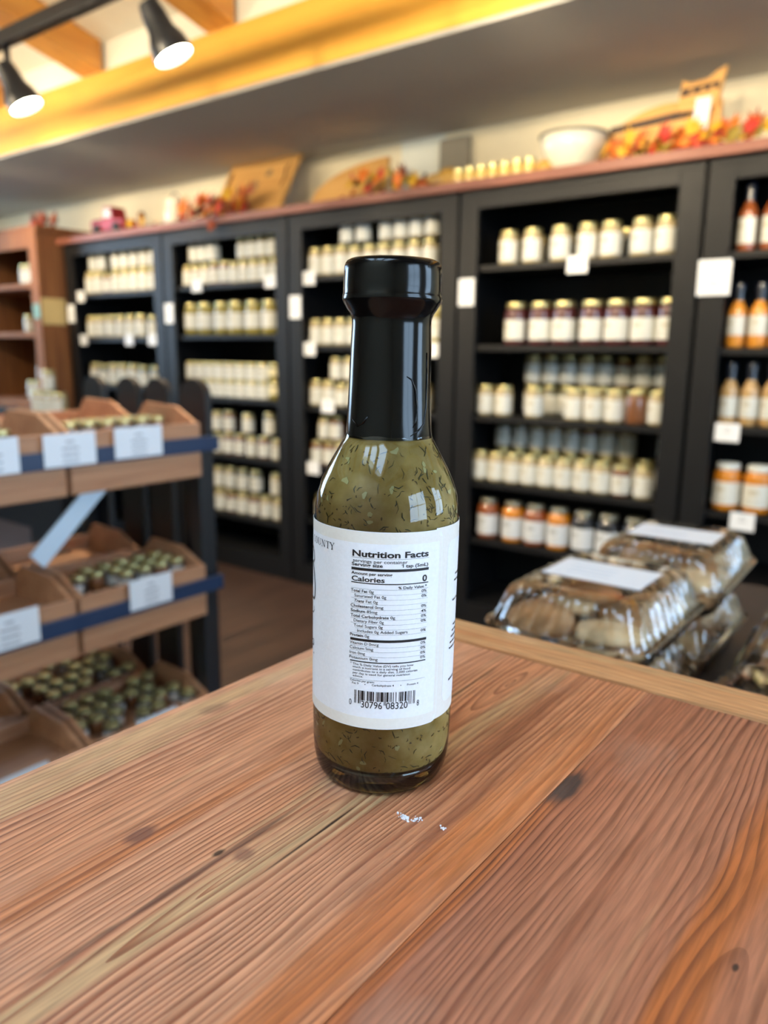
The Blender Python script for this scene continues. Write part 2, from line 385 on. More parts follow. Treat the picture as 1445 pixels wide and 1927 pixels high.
# ------------------------------------------------------------------ bookcases
YF = 2.624                                    # face plane of the bookcases
UX = [-4.346, -3.431, -2.534, -1.637, -.742, .155]
SHELVES = [[.302, .056, -.215, -.48, -.75], [.311, .067, -.244, -.537, -.841], [.318, .016, -.256, -.53, -.79],
           [.314, .020, -.249, -.509, -.742], [.307, .014, -.232, -.511, -.75]]
POSW = ['leftmost', 'second from left', 'middle', 'second from right', 'rightmost']
for i in range(5):
    x0, x1 = UX[i]+.006, UX[i+1]-.006
    t = empty('bookcase', ((x0+x1)/2, YF, 0)); w = (x1-x0)/2
    tag(t, 'tall black wooden bookcase filled with jars, %s of five along the wall' % POSW[i] if i < 4 else
        'tall black wooden bookcase of sauce bottles, cut off by the right edge', 'bookcase', 'black bookcases along the back wall')
    H = Z0+.59
    MB().box(-w, -w+.02, .02, .38, 0, H).build('side_panel', M_BLACK, t)
    MB().box(w-.02, w, .02, .38, 0, H).build('side_panel', M_BLACK, t)
    MB().box(-w, w, .37, .385, .05, H).build('back_panel', M_BLACK, t)
    MB().box(-w, w, 0, .385, H-.02, H).build('top_panel', M_BLACK, t)
    MB().box(-w, -w+.076, 0, .022, 0, H-.02).build('stile', M_BLACK, t, bevel=.003)
    MB().box(w-.076, w, 0, .022, 0, H-.02).build('stile', M_BLACK, t, bevel=.003)
    MB().box(-w+.076, w-.076, 0, .022, Z0+.526, H-.02).build('top_rail', M_BLACK, t, bevel=.003)
    MB().box(-w+.076, w-.076, 0, .022, 0, .1).build('bottom_rail', M_BLACK, t, bevel=.003)
    for z in SHELVES[i]:
        MB().box(-w+.02, w-.02, .018, .37, Z0+z-.011, Z0+z+.011).build('shelf', M_BLACK, t, bevel=.002)
    MB().box(-w+.02, w-.02, .018, .37, .08, .1).build('shelf', M_BLACK, t)
ld = MB().box(UX[0]-.02, UX[5]+.3, YF-.03, Y1-.005, Z0+.592, Z0+.626).build('ledge_board', M_LEDGE, bevel=.003)
tag(ld, 'long red-brown wooden ledge board lying on top of the bookcases', 'ledge')

# ------------------------------------------------------------------ jars and bottles
M_GOLD = pm('gold_lid', rgb(196, 186, 132), .3, metal=.85)
M_WLID = pm('white_lid', rgb(214, 218, 214), .4)
M_DLID = pm('dark_shrink_cap', rgb(24, 30, 46), .3, coat=.4)
M_GLID = pm('pewter_lid', rgb(150, 146, 128), .35, metal=.7)
def label_mat(name, base, ink=(150, 128, 74), dark=(110, 110, 104)):
    m = bpy.data.materials.new(name); m.use_nodes = True; nt = m.node_tree; b = nt.nodes['Principled BSDF']
    N = nt.nodes.new; L = nt.links.new
    uv = N('ShaderNodeUVMap'); sp = N('ShaderNodeSeparateXYZ'); L(uv.outputs[0], sp.inputs[0])
    def mt(op, a, c=None, clamp=False):
        n = N('ShaderNodeMath'); n.operation = op; n.use_clamp = clamp
        for i, v in enumerate((a, c)):
            if v is None: continue
            if isinstance(v, (int, float)): n.inputs[i].default_value = v
            else: L(v, n.inputs[i])
        return n.outputs[0]
    u = mt('DIVIDE', mt('SUBTRACT', sp.outputs[0], .5), .13); v = mt('DIVIDE', mt('SUBTRACT', sp.outputs[1], .66), .17)
    d = mt('SQRT', mt('ADD', mt('MULTIPLY', u, u), mt('MULTIPLY', v, v)))
    e = mt('MULTIPLY', mt('SUBTRACT', 1.0, d), 3.0, True)
    n = N('ShaderNodeTexNoise'); n.inputs['Scale'].default_value = 14; n.inputs['Detail'].default_value = 3; L(uv.outputs[0], n.inputs['Vector'])
    e = mt('MULTIPLY', e, mt('MULTIPLY', mt('SUBTRACT', n.outputs['Fac'], .36), 4, True))
    e = mt('MULTIPLY', e, .7)
    ln = mt('GREATER_THAN', mt('SINE', mt('MULTIPLY', sp.outputs[1], 62)), .55)
    inb = mt('MULTIPLY', mt('LESS_THAN', sp.outputs[1], .42), mt('GREATER_THAN', sp.outputs[1], .12))
    inx = mt('LESS_THAN', mt('ABSOLUTE', mt('SUBTRACT', sp.outputs[0], .5)), .16)
    ln = mt('MULTIPLY', mt('MULTIPLY', mt('MULTIPLY', ln, inb), inx), .35)
    a = N('ShaderNodeMix'); a.data_type = 'RGBA'; L(e, a.inputs[0]); a.inputs[6].default_value = rgb(*base); a.inputs[7].default_value = rgb(*ink)
    c = N('ShaderNodeMix'); c.data_type = 'RGBA'; L(ln, c.inputs[0]); L(a.outputs[2], c.inputs[6]); c.inputs[7].default_value = rgb(*dark)
    L(c.outputs[2], b.inputs['Base Color']); b.inputs['Roughness'].default_value = .5
    return m
M_LAB_W = label_mat('white_jar_label', (216, 216, 209))
M_LAB_B = label_mat('bold_print_jar_label', (216, 219, 222), (60, 62, 60), (90, 92, 92))
M_LAB_C = label_mat('cream_jar_label', (238, 228, 186))
def content(name, c): return pm(name, rgb(*c), .35, coat=1.0, noise=.25, nscale=90)
C_RED = content('dark_red_salsa', (74, 18, 18)); C_BEIGE = content('beige_relish', (178, 160, 120))
C_BROWN = content('brown_preserve', (120, 74, 40)); C_AMBER = content('amber_sauce', (206, 128, 20))
C_BLACKC = content('black_sauce', (18, 18, 24)); C_GREEN = content('green_pickle', (142, 128, 48))
C_ORANGE = content('orange_sauce', (216, 142, 46)); C_TAN = content('tan_dressing', (186, 150, 98))
C_RUST = content('rust_sauce', (142, 74, 32)); C_CREAM = content('cream_sauce', (238, 222, 160)); C_GREY = content('grey_green_jelly', (120, 116, 92))
C_JELLY = content('dark_jelly', (70, 60, 58))
def label_mesh(name, r, z0, z1, half, mat, seg=14):
    vs = []; fs = []; uvs = []
    for k in range(seg+1):
        a = -PI/2 - half + 2*half*k/seg       # faces -y
        for z in (z0, z1): vs.append((r*math.cos(a), r*math.sin(a), z))
    me = bpy.data.meshes.new(name)
    fs = [(2*k, 2*k+2, 2*k+3, 2*k+1) for k in range(seg)]
    me.from_pydata(vs, [], fs); uvl = me.uv_layers.new(name='UVMap')
    for p in me.polygons:
        for li in p.loop_indices:
            vi = me.loops[li].vertex_index; uvl.data[li].uv = ((vi//2)/seg, vi % 2)
    me.polygons.foreach_set('use_smooth', [True]*len(me.polygons)); me.materials.append(mat); return me
KINDS = {}
def jar_kind(key, R, H, cont, lidm, labm, lab=(.10, .68), half=1.9, neck=.84, lidh=.12):
    lh = H*lidh; zs = H-lh
    prof = [(R*.80, 0), (R*.95, .003), (R, .010), (R, zs*.86), (R*.97, zs*.91), (R*neck*.97, zs*.975), (R*neck*.94, zs+.002)]
    body = MB().lathe(prof, 20).mesh('glass_body', cont, True, auto=60)
    rl = R*neck*1.03
    lid = MB().lathe([(rl, zs-.001), (rl*1.02, zs+.002), (rl*1.01, H-.004), (rl*.95, H-.0006), (rl*.80, H-.0002), (rl*.76, H-.0012)], 20).mesh('lid', lidm, True, auto=35)
    lb = label_mesh('paper_label', R+.0006, H*lab[0], H*lab[1], half, labm) if labm else None
    KINDS[key] = dict(body=body, lid=lid, label=lb, R=R, H=H)
def bottle_kind(key, R, H, cont, capm, labm, lab=(.12, .50)):
    prof = [(R*.82, 0), (R*.96, .004), (R, .010), (R, H*.54), (R*.94, H*.60), (R*.66, H*.67), (R*.50, H*.71), (R*.48, H*.74)]
    body = MB().lathe(prof, 20).mesh('glass_body', cont, True, auto=60)
    cap = MB().lathe([(R*.52, H*.735), (R*.49, H*.88), (R*.58, H*.89), (R*.58, H*.985), (R*.52, H)], 18).mesh('lid', capm, True, auto=40)
    KINDS[key] = dict(body=body, lid=cap, label=label_mesh('paper_label', R+.0006, H*lab[0], H*lab[1], 1.9, labm), R=R, H=H)
jar_kind('cream', .037, .125, C_BEIGE, M_GOLD, M_LAB_W)
jar_kind('salsa', .043, .157, C_RED, M_GOLD, M_LAB_W, lab=(.13, .60))
jar_kind('half', .035, .118, C_BEIGE, M_GOLD, M_LAB_W)
jar_kind('grey', .035, .118, C_GREY, M_GOLD, M_LAB_W)
jar_kind('brown', .036, .118, C_BROWN, M_GOLD, None)
jar_kind('brownlab', .033, .112, C_BROWN, M_GOLD, M_LAB_W)
jar_kind('small', .032, .105, C_BEIGE, M_GOLD, M_LAB_W)
jar_kind('amber', .044, .160, C_AMBER, M_GLID, M_LAB_B, lab=(.12, .62), neck=.74)
jar_kind('black', .044, .160, C_BLACKC, M_GLID, M_LAB_B, lab=(.12, .62), neck=.74)
jar_kind('rust', .044, .160, C_RUST, M_GLID, M_LAB_B, lab=(.12, .62), neck=.74)
jar_kind('honey', .043, .155, C_AMBER, M_WLID, M_LAB_W, lab=(.14, .62), neck=.8)
jar_kind('pickle', .047, .160, C_GREEN, M_GOLD, M_LAB_W, lab=(.2, .66))
jar_kind('flat', .035, .088, C_BEIGE, M_GOLD, M_LAB_W, lab=(.06, .80), neck=.95, lidh=.14)
jar_kind('yellow', .034, .088, C_GREEN, M_GOLD, M_LAB_C, lab=(.3, .75), neck=.95)
jar_kind('mini', .0205, .046, C_JELLY, M_GOLD, M_LAB_W, lab=(.14, .60), half=1.0, neck=.86, lidh=.24)
jar_kind('minired', .0205, .046, C_BROWN, M_GOLD, None, neck=.86, lidh=.24)
bottle_kind('rustbottle', .027, .205, C_RUST, M_DLID, M_LAB_W)
bottle_kind('creambottle', .032, .19, C_CREAM, M_GLID, M_LAB_C)
bottle_kind('orangebottle', .028, .200, C_ORANGE, M_DLID, M_LAB_W, lab=(.2, .5))
bottle_kind('tanbottle', .028, .200, C_TAN, M_DLID, M_LAB_W, lab=(.14, .46))
def put(kind, name, x, y, z, label, group, cat='jar', rz=None):
    K = KINDS[kind]; t = empty(name, (x, y, z), random.uniform(-.35, .35) - .35 if rz is None else rz)
    tag(t, label, cat, group)
    inst('glass_body', K['body'], t); inst('lid', K['lid'], t)
    if K['label']: inst('paper_label', K['label'], t)
    return t
ORD = ['first', 'second', 'third', 'fourth', 'fifth', 'sixth', 'seventh', 'eighth', 'ninth', 'tenth', 'eleventh', 'twelfth', 'thirteenth', 'fourteenth']
SHN = ['top', 'second', 'third', 'fourth', 'fifth']
BN = ['leftmost bookcase', 'second bookcase from left', 'middle bookcase', 'second bookcase from right', 'rightmost bookcase']
DESC = dict(cream='gold-lidded cream jar', salsa='dark red salsa jar', half='gold-lidded white-labelled jar', grey='grey-green jelly jar', brown='unlabelled brown jar',
            brownlab='brown preserve jar', small='small white-labelled jar', amber='amber sauce jar', black='black sauce jar', rust='rust sauce jar', honey='white-lidded honey-coloured jar',
            pickle='green pickle jar', flat='squat white-labelled jar', yellow='squat yellow jar', rustbottle='rust-brown sauce bottle', creambottle='cream sauce bottle',
            orangebottle='orange sauce bottle', tanbottle='tan sauce bottle')
def row(unit, shelf, xs, kinds, y=2.70, rowname='front row', lift=0.0):
    if isinstance(kinds, str): kinds = [kinds]*len(xs)
    z = Z0 + SHELVES[unit][shelf] + .011 + lift
    for i, (x, kd) in enumerate(zip(xs, kinds)):
        nm = 'sauce_bottle' if 'bottle' in kd else 'jar'
        lab = '%s, %s from left, %s, %s shelf, %s' % (DESC[kd], ORD[i], rowname, SHN[shelf], BN[unit])
        put(kd, nm, x, y, z, lab, '%s shelf of the %s' % (SHN[shelf], BN[unit]), 'bottle' if 'bottle' in kd else 'jar')
# second bookcase from right
row(3, 0, [-1.46, -1.363, -1.252, -1.150, -1.066, -.958, -.876], 'cream')
row(3, 0, [-1.405, -1.290, -1.061, -.862], 'half', 2.84, 'back row')
row(3, 1, [-1.42, -1.318, -1.225, -1.118, -1.026, -.932, -.843], 'salsa', 2.705)
row(3, 2, [-1.535, -1.456, -1.325, -1.165, -1.089, -1.012, -.934, -.858], ['half', 'half', 'half', 'half', 'half', 'half', 'brown', 'half'])
lo = [-1.414, -1.338, -1.264, -1.19, -1.117, -1.045, -.97, -.895]
row(3, 2, lo, ['half', 'grey', 'grey', 'grey', 'grey', 'grey', 'grey', 'half'], 2.86, 'back row bottom')
row(3, 2, lo, ['half', 'grey', 'grey', 'half', 'grey', 'brownlab', 'half', 'half'], 2.86, 'back row stacked', .1185)
row(3, 3, [-1.545, -1.471, -1.400, -1.328, -1.257, -1.186, -1.112, -1.040, -.967, -.885], ['half']*8 + ['brownlab', 'half'], 2.695)
lo = [-1.53, -1.455, -1.38, -1.305, -1.232, -1.158, -1.085, -1.01, -.936, -.862]
row(3, 3, lo, ['half']*10, 2.85, 'back row bottom')
row(3, 3, [lo[i] for i in (0, 1, 2, 3, 4, 5, 6, 7, 9)], ['grey', 'grey', 'half', 'half', 'half', 'brownlab', 'half', 'half', 'half'], 2.85, 'back row stacked', .1185)
row(3, 4, [-1.504, -1.392, -1.296, -1.198, -1.098, -1.002, -.905], ['rust', 'amber', 'rust', 'amber', 'black', 'black', 'black'])
# rightmost bookcase
row(4, 0, [-.628, -.560, -.485, -.405], ['rustbottle', 'rustbottle', 'creambottle', 'creambottle'])
row(4, 1, [-.632, -.568, -.504, -.44], 'orangebottle')
row(4, 2, [-.632, -.570, -.508, -.446], 'tanbottle')
row(4, 3, [-.612, -.518, -.424], 'honey')
# middle bookcase
row(2, 0, [-2.430, -2.352, -2.275, -2.198, -2.12, -2.043, -1.966, -1.889, -1.812], ['cream', 'cream', 'cream', 'half', 'half', 'half', 'half', 'half', 'half'])
row(2, 0, [-2.255, -2.165, -2.043, -1.966, -1.889, -1.812], ['grey', 'grey', 'small', 'small', 'small', 'small'], 2.71, 'stacked row', .1255)
row(2, 1, [-2.43, -2.355, -2.28, -2.205, -2.130, -2.055, -1.98, -1.905, -1.83, -1.755], ['half', 'half', 'half', 'half', 'grey', 'grey', 'half', 'half', 'half', 'pickle'])
row(2, 2, [-2.43, -2.355, -2.28, -2.205, -2.130, -2.055, -1.98, -1.905, -1.83], ['half', 'half', 'small', 'half', 'grey', 'grey', 'half', 'half', 'half'])
row(2, 2, [-2.318, -2.242, -2.167, -1.867], ['small', 'small', 'small', 'small'], 2.71, 'stacked row', .1185)
row(2, 3, [-2.43, -2.355, -2.28, -2.205, -2.130, -2.055, -1.98, -1.905, -1.83], ['brownlab', 'brownlab', 'half', 'half', 'grey', 'grey', 'half', 'half', 'half'])
row(2, 3, [-2.392, -2.318, -1.867], ['small', 'brownlab', 'small'], 2.71, 'stacked row', .1185)
row(2, 4, [-2.40, -2.32, -2.24, -1.83], ['half', 'half', 'half', 'half'])
# second bookcase from left
row(1, 0, [-3.315, -3.245, -3.175, -3.105, -3.03, -2.96, -2.89, -2.82, -2.75, -2.68], ['small', 'small', 'small', 'brownlab', 'brownlab', 'small', 'small', 'small', 'small', 'small'])
row(1, 0, [-3.28, -3.21, -3.14, -2.925, -2.855, -2.785, -2.715], ['grey', 'grey', 'grey', 'small', 'small', 'small', 'small'], 2.72, 'stacked row', .113)
row(1, 1, [-3.290, -3.185, -3.06, -2.955, -2.835, -2.72], 'pickle')
row(1, 2, [-3.315, -3.238, -3.161, -3.084, -3.007, -2.93, -2.853, -2.776, -2.699], ['flat']*8 + ['yellow'])
row(1, 2, [-3.315, -3.238, -3.161, -3.084, -3.007, -2.93, -2.853, -2.776, -2.699], ['flat']*8 + ['yellow'], 2.70, 'stacked row', .0885)
row(1, 3, [-3.28, -3.20, -3.12, -3.04, -2.96, -2.875, -2.785, -2.695], ['brownlab', 'small', 'small', 'brownlab', 'brownlab', 'small', 'brownlab', 'small'])
row(1, 3, [-3.24, -3.15, -3.06, -2.92, -2.76], ['small', 'small', 'brownlab', 'small', 'grey'], 2.72, 'stacked row', .113)
row(1, 4, [-3.28, -3.20, -3.12, -3.035, -2.95, -2.865, -2.78, -2.69], ['half', 'half', 'half', 'brownlab', 'half', 'brownlab', 'half', 'half'])
row(1, 4, [-3.24, -3.15, -3.06, -2.965, -2.87, -2.72], ['half', 'half', 'half', 'grey', 'grey', 'half'], 2.72, 'stacked row', .1185)
# leftmost bookcase
row(0, 0, [-4.19, -4.105, -4.02, -3.93, -3.845, -3.76, -3.675, -3.59], ['cream', 'cream', 'brownlab', 'cream', 'cream', 'cream', 'cream', 'cream'])
row(0, 0, [-4.15, -4.065, -3.93, -3.845, -3.76, -3.675, -3.59], ['small']*7, 2.70, 'stacked row', .1255)
row(0, 1, [-4.2, -4.11, -4.01, -3.915, -3.82, -3.725, -3.62], ['cream']*6 + ['grey'])
row(0, 2, [-4.2, -4.11, -4.01, -3.915, -3.82, -3.725, -3.62], ['cream', 'grey', 'cream', 'cream', 'cream', 'grey', 'grey'])

# paper tags on stiles and shelf edges
def card(name, x, y, z, w, h, label, rx=0, rz=0, lines=3, group=None, th=.0012, mat=None):
    t = empty(name, (x, y, z), 0); t.rotation_euler = (rx, 0, rz)
    tag(t, label, 'price tag' if h < .1 else 'sign', group)
    MB().box(-w/2, w/2, -th, 0, -h/2, h/2).build('card', mat or M_PAPER, t, bevel=0)
    for i in range(lines):
        zz = h*(.24-.2*i); ww = w*(.32 if i else .16)
        MB().box(-ww/2, ww/2, -th-.0003, -th, zz-h*.02, zz+h*.02).build('print_line', M_INK, t)
    return t
M_INK = pm('grey_print', rgb(120, 122, 130), .6)
for (x, z), nm in zip([(-4.303, .205), (-3.392, .187), (-2.492, .196), (-1.595, .228), (-.694, .24)], BN):
    big = nm.startswith('right')
    card('shelf_notice', x, YF-.001, Z0+z, .10 if big else .068, .108 if big else .1, 'white paper notice on the left post of the %s' % nm, group='paper notices on bookcase posts')
for x, z, nm in [(-4.213, .300, 'top shelf of leftmost bookcase'), (-4.21, .054, 'second shelf of leftmost bookcase, left of three'), (-3.77, .054, 'second shelf of leftmost bookcase, middle of three'),
                 (-3.56, .054, 'second shelf of leftmost bookcase, right of three'), (-3.18, .318, 'top shelf of second bookcase from left, left one'), (-2.66, .318, 'top shelf of second bookcase from left, right one'),
                 (-2.42, .320, 'top shelf of middle bookcase'), (-2.421, .012, 'second shelf of middle bookcase, left one'), (-1.76, .012, 'second shelf of middle bookcase, right one'),
                 (-2.311, -.24, 'third shelf of middle bookcase'), (-2.402, -.530, 'fourth shelf of middle bookcase'), (-1.157, .307, 'top shelf of second bookcase from right'),
                 (-.613, -.24, 'third shelf of rightmost bookcase'), (-.541, -.523, 'fourth shelf of rightmost bookcase')]:
    card('shelf_tag', x, YF+.012, Z0+z, .075, .058, 'white price tag clipped to %s' % nm, group='price tags on bookcase shelves', lines=2)

# ------------------------------------------------------------------ wooden hutch at the left
hx0, hx1, hy0, hy1, hz0, hz1 = -5.27, -4.372, 2.49, 2.95, Z0-.36, Z0+.69
t = empty('oak_hutch', (hx1, hy0, hz0)); tag(t, 'orange-brown oak hutch with open shelves at the left edge', 'hutch')
wd, dp, hh = hx1-hx0, hy1-hy0, hz1-hz0
MB().box(-.022, 0, 0, dp, 0, hh-.03).build('side_panel', M_HUTCH, t); MB().box(-wd, -wd+.022, 0, dp, 0, hh-.03).build('side_panel', M_HUTCH, t)
MB().box(-wd, 0, dp-.012, dp, 0, hh-.03).build('back_panel', M_HUTCHIN, t)
MB().box(-wd-.02, .015, -.02, dp, hh-.03, hh).build('cornice', M_HUTCH, t, bevel=.005)
MB().box(-.085, 0, -.018, 0, 0, hh-.03).build('stile', M_HUTCH, t, bevel=.003); MB().box(-wd, -wd+.085, -.018, 0, 0, hh-.03).build('stile', M_HUTCH, t, bevel=.003)
MB().box(-wd+.085, -.085, -.018, 0, hh-.12, hh-.03).build('top_rail', M_HUTCH, t, bevel=.003)
MB().box(-wd+.085, -.085, -.018, 0, 0, .05).build('bottom_rail', M_HUTCH, t, bevel=.003)
for z in (Z0+.363, Z0+.082, Z0-.325): MB().box(-wd+.022, -.022, -.004, dp-.012, z-hz0-.014, z-hz0+.014).build('shelf', M_HUTCH, t)
b = MB().box(hx0, hx1, hy0-.06, hy1, 0, hz0-.001).build('base_cabinet', M_BLACK, bevel=.004)
tag(b, 'black base cabinet under the oak hutch', 'cabinet')
for z, ks, nm in ((.377, [(-4.50, 'half'), (-4.58, 'half'), (-4.66, 'half')], 'top'), (.096, [(-4.66, 'small')], 'middle'), (-.311, [(-4.52, 'half'), (-4.6, 'half'), (-4.68, 'half')], 'bottom')):
    for i, (x, kd) in enumerate(ks[::-1]):
        put(kd, 'jar', x, 2.56, Z0+z, 'pale-labelled jar on %s hutch shelf, %s from left' % (nm, ORD[i]), 'jars in the oak hutch')
put('small', 'jar', -4.54, 2.56, Z0+.377+.1185, 'jar stacked on two others on the top hutch shelf', 'jars in the oak hutch')
put('small', 'jar', -4.56, 2.56, Z0-.311+.1185, 'jar stacked on two others on the bottom hutch shelf', 'jars in the oak hutch')
o = MB().box(0, .002, -.095, .055, -.075, .075).build('yellow_notice', pm('manila_card', rgb(226, 194, 128), .6, noise=.03, nscale=20), loc=(hx1+.0005, 2.605-.03, Z0+.215))
tag(o, 'manila yellow notice card on the side of the oak hutch', 'sign')
o = MB().box(-.04, .03, -.001, 0, -.05, .035).build('green_sticker', pm('green_white_print', rgb(110, 150, 128), .6, noise=.4, nscale=40), loc=(hx1-.035, hy0-.0185, Z0+.222))
tag(o, 'small green and white sticker on the hutch front post', 'sign')
pl = empty('plinth', (-3.97, 2.30, 0)); tag(pl, 'black plinth carrying a small jar pyramid beside the hutch', 'plinth')
MB().box(-.19, .19, -.14, .14, Z0-.37, Z0-.345).build('plinth_top', M_BLACK, pl, bevel=.004)
MB().box(-.17, .17, -.12, .12, 0, Z0-.37).build('plinth_body', M_BLACK, pl)
for i, x in enumerate((-4.11, -4.035, -3.96, -3.885)):
    put('half', 'jar', x, 2.27, Z0-.345, 'white-labelled jar in bottom row of small pyramid on plinth, %s from left' % ORD[i], 'jar pyramid on the plinth')
put('half', 'jar', -3.985, 2.27, Z0-.345+.1185, 'single gold-lidded jar on top of the small pyramid beside the hutch', 'jar pyramid on the plinth')

# ------------------------------------------------------------------ autumn decorations on the ledge
ZL = Z0+.626
LEAFM = [pm('leaf_%s' % n, rgb(*c), .6, noise=.25, nscale=60) for n, c in
         (('red', (196, 52, 36)), ('orange', (226, 118, 28)), ('yellow', (220, 168, 40)), ('brown', (120, 62, 34)), ('rust', (168, 78, 40)), ('olive', (150, 128, 48)))]
def leaf_mesh(mat, k):
    out = []; lobes = [(0, 1.0), (.62, .92), (1.25, .72), (2.1, .5)]
    pts = []
    for a, r in [(-2.7, .42)] + [(-x, y) for x, y in lobes[::-1][:-1]] + lobes[:-1] + [(2.1, .5), (2.7, .42)]:
        pts.append((a, r))
    ring = []
    for i, (a, r) in enumerate(pts):
        ring.append((math.sin(a)*r, math.cos(a)*r))
        if i < len(pts)-1:
            a2 = (a+pts[i+1][0])/2; rr = min(r, pts[i+1][1])*.55
            ring.append((math.sin(a2)*rr, math.cos(a2)*rr))
    vs = [(0, 0, .12)] + [(x, y, -.25*(x*x) + .1*math.sin(4*y+k)) for x, y in ring]
    n = len(ring); th = .02
    fs = [(0, i+1, i+2) for i in range(n-1)] + [(0, n, 1)]
    vs2 = [(x, y, z-th) for x, y, z in vs]; N = len(vs)
    fs2 = [(N, N+i+2, N+i+1) for i in range(n-1)] + [(N, N+1, N+n)]
    rim = [(i+1, (i+1) % n+1, N+(i+1) % n+1, N+i+1) for i in range(n)]
    return MB().add(vs+vs2, fs+fs2+rim).mesh('leaf', mat)
LEAVES = [leaf_mesh(m_, i) for i, m_ in enumerate(LEAFM)]
M_STEM = pm('brown_vine', rgb(84, 54, 34), .8); M_BERRY = pm('dark_red_berry', rgb(128, 28, 30), .35, coat=.3)
def garland(x0, x1, y, label, n, pal, size=.045, h=.09, hang=(), zb=None):
    t = empty('leaf_garland', ((x0+x1)/2, y, ZL if zb is None else zb)); tag(t, label, 'garland', 'autumn leaf garlands on the ledge')
    c = (x0+x1)/2; L = x1-x0
    MB().tube([(x0-c+L*i/12, .012*math.sin(i*1.9), .012+.008*math.sin(i*2.3)) for i in range(13)], .005, 6).build('vine', M_STEM, t, smooth=True)
    for i in range(n):
        x = x0-c+L*(i+.5)/n + random.uniform(-.02, .02); s = size*random.uniform(.75, 1.25)
        z = random.uniform(s*.55, h)
        inst('leaf', LEAVES[pal[i % len(pal)]], t, (x, random.uniform(-.03, .03), z), (random.uniform(.7, 1.9), random.uniform(-.5, .5), random.uniform(-.9, .5)), (s, s, s))
    for hx, hz, s, c_ in hang:
        inst('leaf', LEAVES[c_], t, (hx-c, -.128, hz), (1.45, .1, random.uniform(-.3, .3)+PI*0), (s, s, s))
    for i in range(max(2, n//5)):
        x = x0-c+L*random.random(); MB().lathe([(.003, -.011), (.009, -.007), (.011, 0), (.009, .007), (.003, .011)], 10).build('berry', M_BERRY, t, smooth=True, loc=(x, -.03, .014))
    return t
garland(-4.66, -4.40, 2.62, 'dark red and brown leaf garland on top of the oak hutch', 24, (0, 3, 3, 4, 3), .05, .06, zb=Z0+.692)
garland(-3.95, -3.62, 2.72, 'small yellow and orange leaf spray beside the red toy truck', 8, (2, 1, 4), .04, .05)
garland(-3.36, -2.86, 2.70, 'orange and rust leaf garland in front of the leaning pine sign', 44, (1, 4, 0, 2, 3, 1), .058, .11, [(-2.99, -.05, .05, 4), (-2.97, .0, .045, 3)])
garland(-2.26, -1.90, 2.70, 'red and yellow leaf garland beside the half-round board', 24, (1, 0, 2, 5, 3, 2), .05, .09)
garland(-1.10, -.62, 2.70, 'big red and orange leaf garland in front of the animal plaque', 56, (1, 2, 0, 1, 4, 0, 5, 2), .046, .075)
garland(-.60, -.30, 2.73, 'brown and yellow leaf garland at the right edge', 12, (2, 3, 4, 3), .05, .08)
# red toy truck
M_RED = pm('red_tin', rgb(158, 26, 34), .5, coat=.1); M_TYRE = pm('black_rubber', rgb(30, 30, 32), .7); M_TGL = pm('pale_truck_window', rgb(205, 196, 170), .2)
t = empty('toy_truck', (-4.00, 2.74, ZL), .0); tag(t, 'red toy pickup truck standing on the ledge at the left', 'toy truck')
MB().prism([(-.15, .03), (.15, .03), (.155, .06), (.145, .082), (.06, .088), (.055, .09), (-.15, .09)], 'y', -.05, .05).build('truck_body', M_RED, t, bevel=.006)
MB().prism([(-.045, .09), (.06, .09), (.04, .155), (-.03, .158)], 'y', -.047, .047).build('truck_cab', M_RED, t, bevel=.006)
for s in (-1, 1): MB().prism([(-.028, .098), (.045, .098), (.032, .142), (-.02, .146)], 'y', s*.0475, s*.0485).build('window', M_TGL, t)
MB().box(-.145, -.05, -.04, .04, .088, .096).build('truck_bed', pm('dark_bed', rgb(60, 24, 24), .7), t)
for x in (-.09, .095):
    for s in (-1, 1):
        w_ = MB().lathe([(.01, -.011), (.03, -.011), (.034, -.007), (.034, .007), (.03, .011), (.01, .011)], 20).build('wheel', M_TYRE, t, smooth=True, auto=40, loc=(x, s*.052, .034)); w_.rotation_euler = (PI/2, 0, 0)
# small carved figure
t = empty('carved_figure', (-3.745, 2.74, ZL)); tag(t, 'small brown carved wooden figure between truck and white jug', 'figurine')
MB().lathe([(.018, 0), (.02, .01), (.012, .04), (.016, .06), (.010, .074)], 16).build('figure_body', M_HUTCH, t, smooth=True)
MB().lathe([(.004, .070), (.018, .078), (.021, .092), (.016, .106), (.004, .112)], 16).build('figure_head', M_HUTCH, t, smooth=True)
# white ribbed jug
M_ENAMEL = pm('white_enamel', rgb(232, 226, 206), .25, coat=.5)
t = empty('white_jug', (-3.43, 2.72, ZL)); tag(t, 'white ribbed jug with dark wire handle on the ledge', 'jug')
MB().lathe([(.045, 0), (.052, .004), (.056, .05), (.052, .10), (.046, .125), (.05, .135), (.046, .134), (.04, .12), (.045, .02)], 48, rmod=lambda r, z, a: r*(1+.025*math.cos(12*a)), cap1=False).build('jug_body', M_ENAMEL, t, smooth=True)
MB().tube([(.048, 0, .11), (.085, 0, .115), (.09, 0, .07), (.055, 0, .03)], .006, 8).build('handle', M_BLACKMETAL, t, smooth=True)
MB().tube([(-.05+.1*i/8, 0, .13+.04*math.sin(PI*i/8)) for i in range(9)], .003, 6).build('wire_bail', M_BLACKMETAL, t, smooth=True)
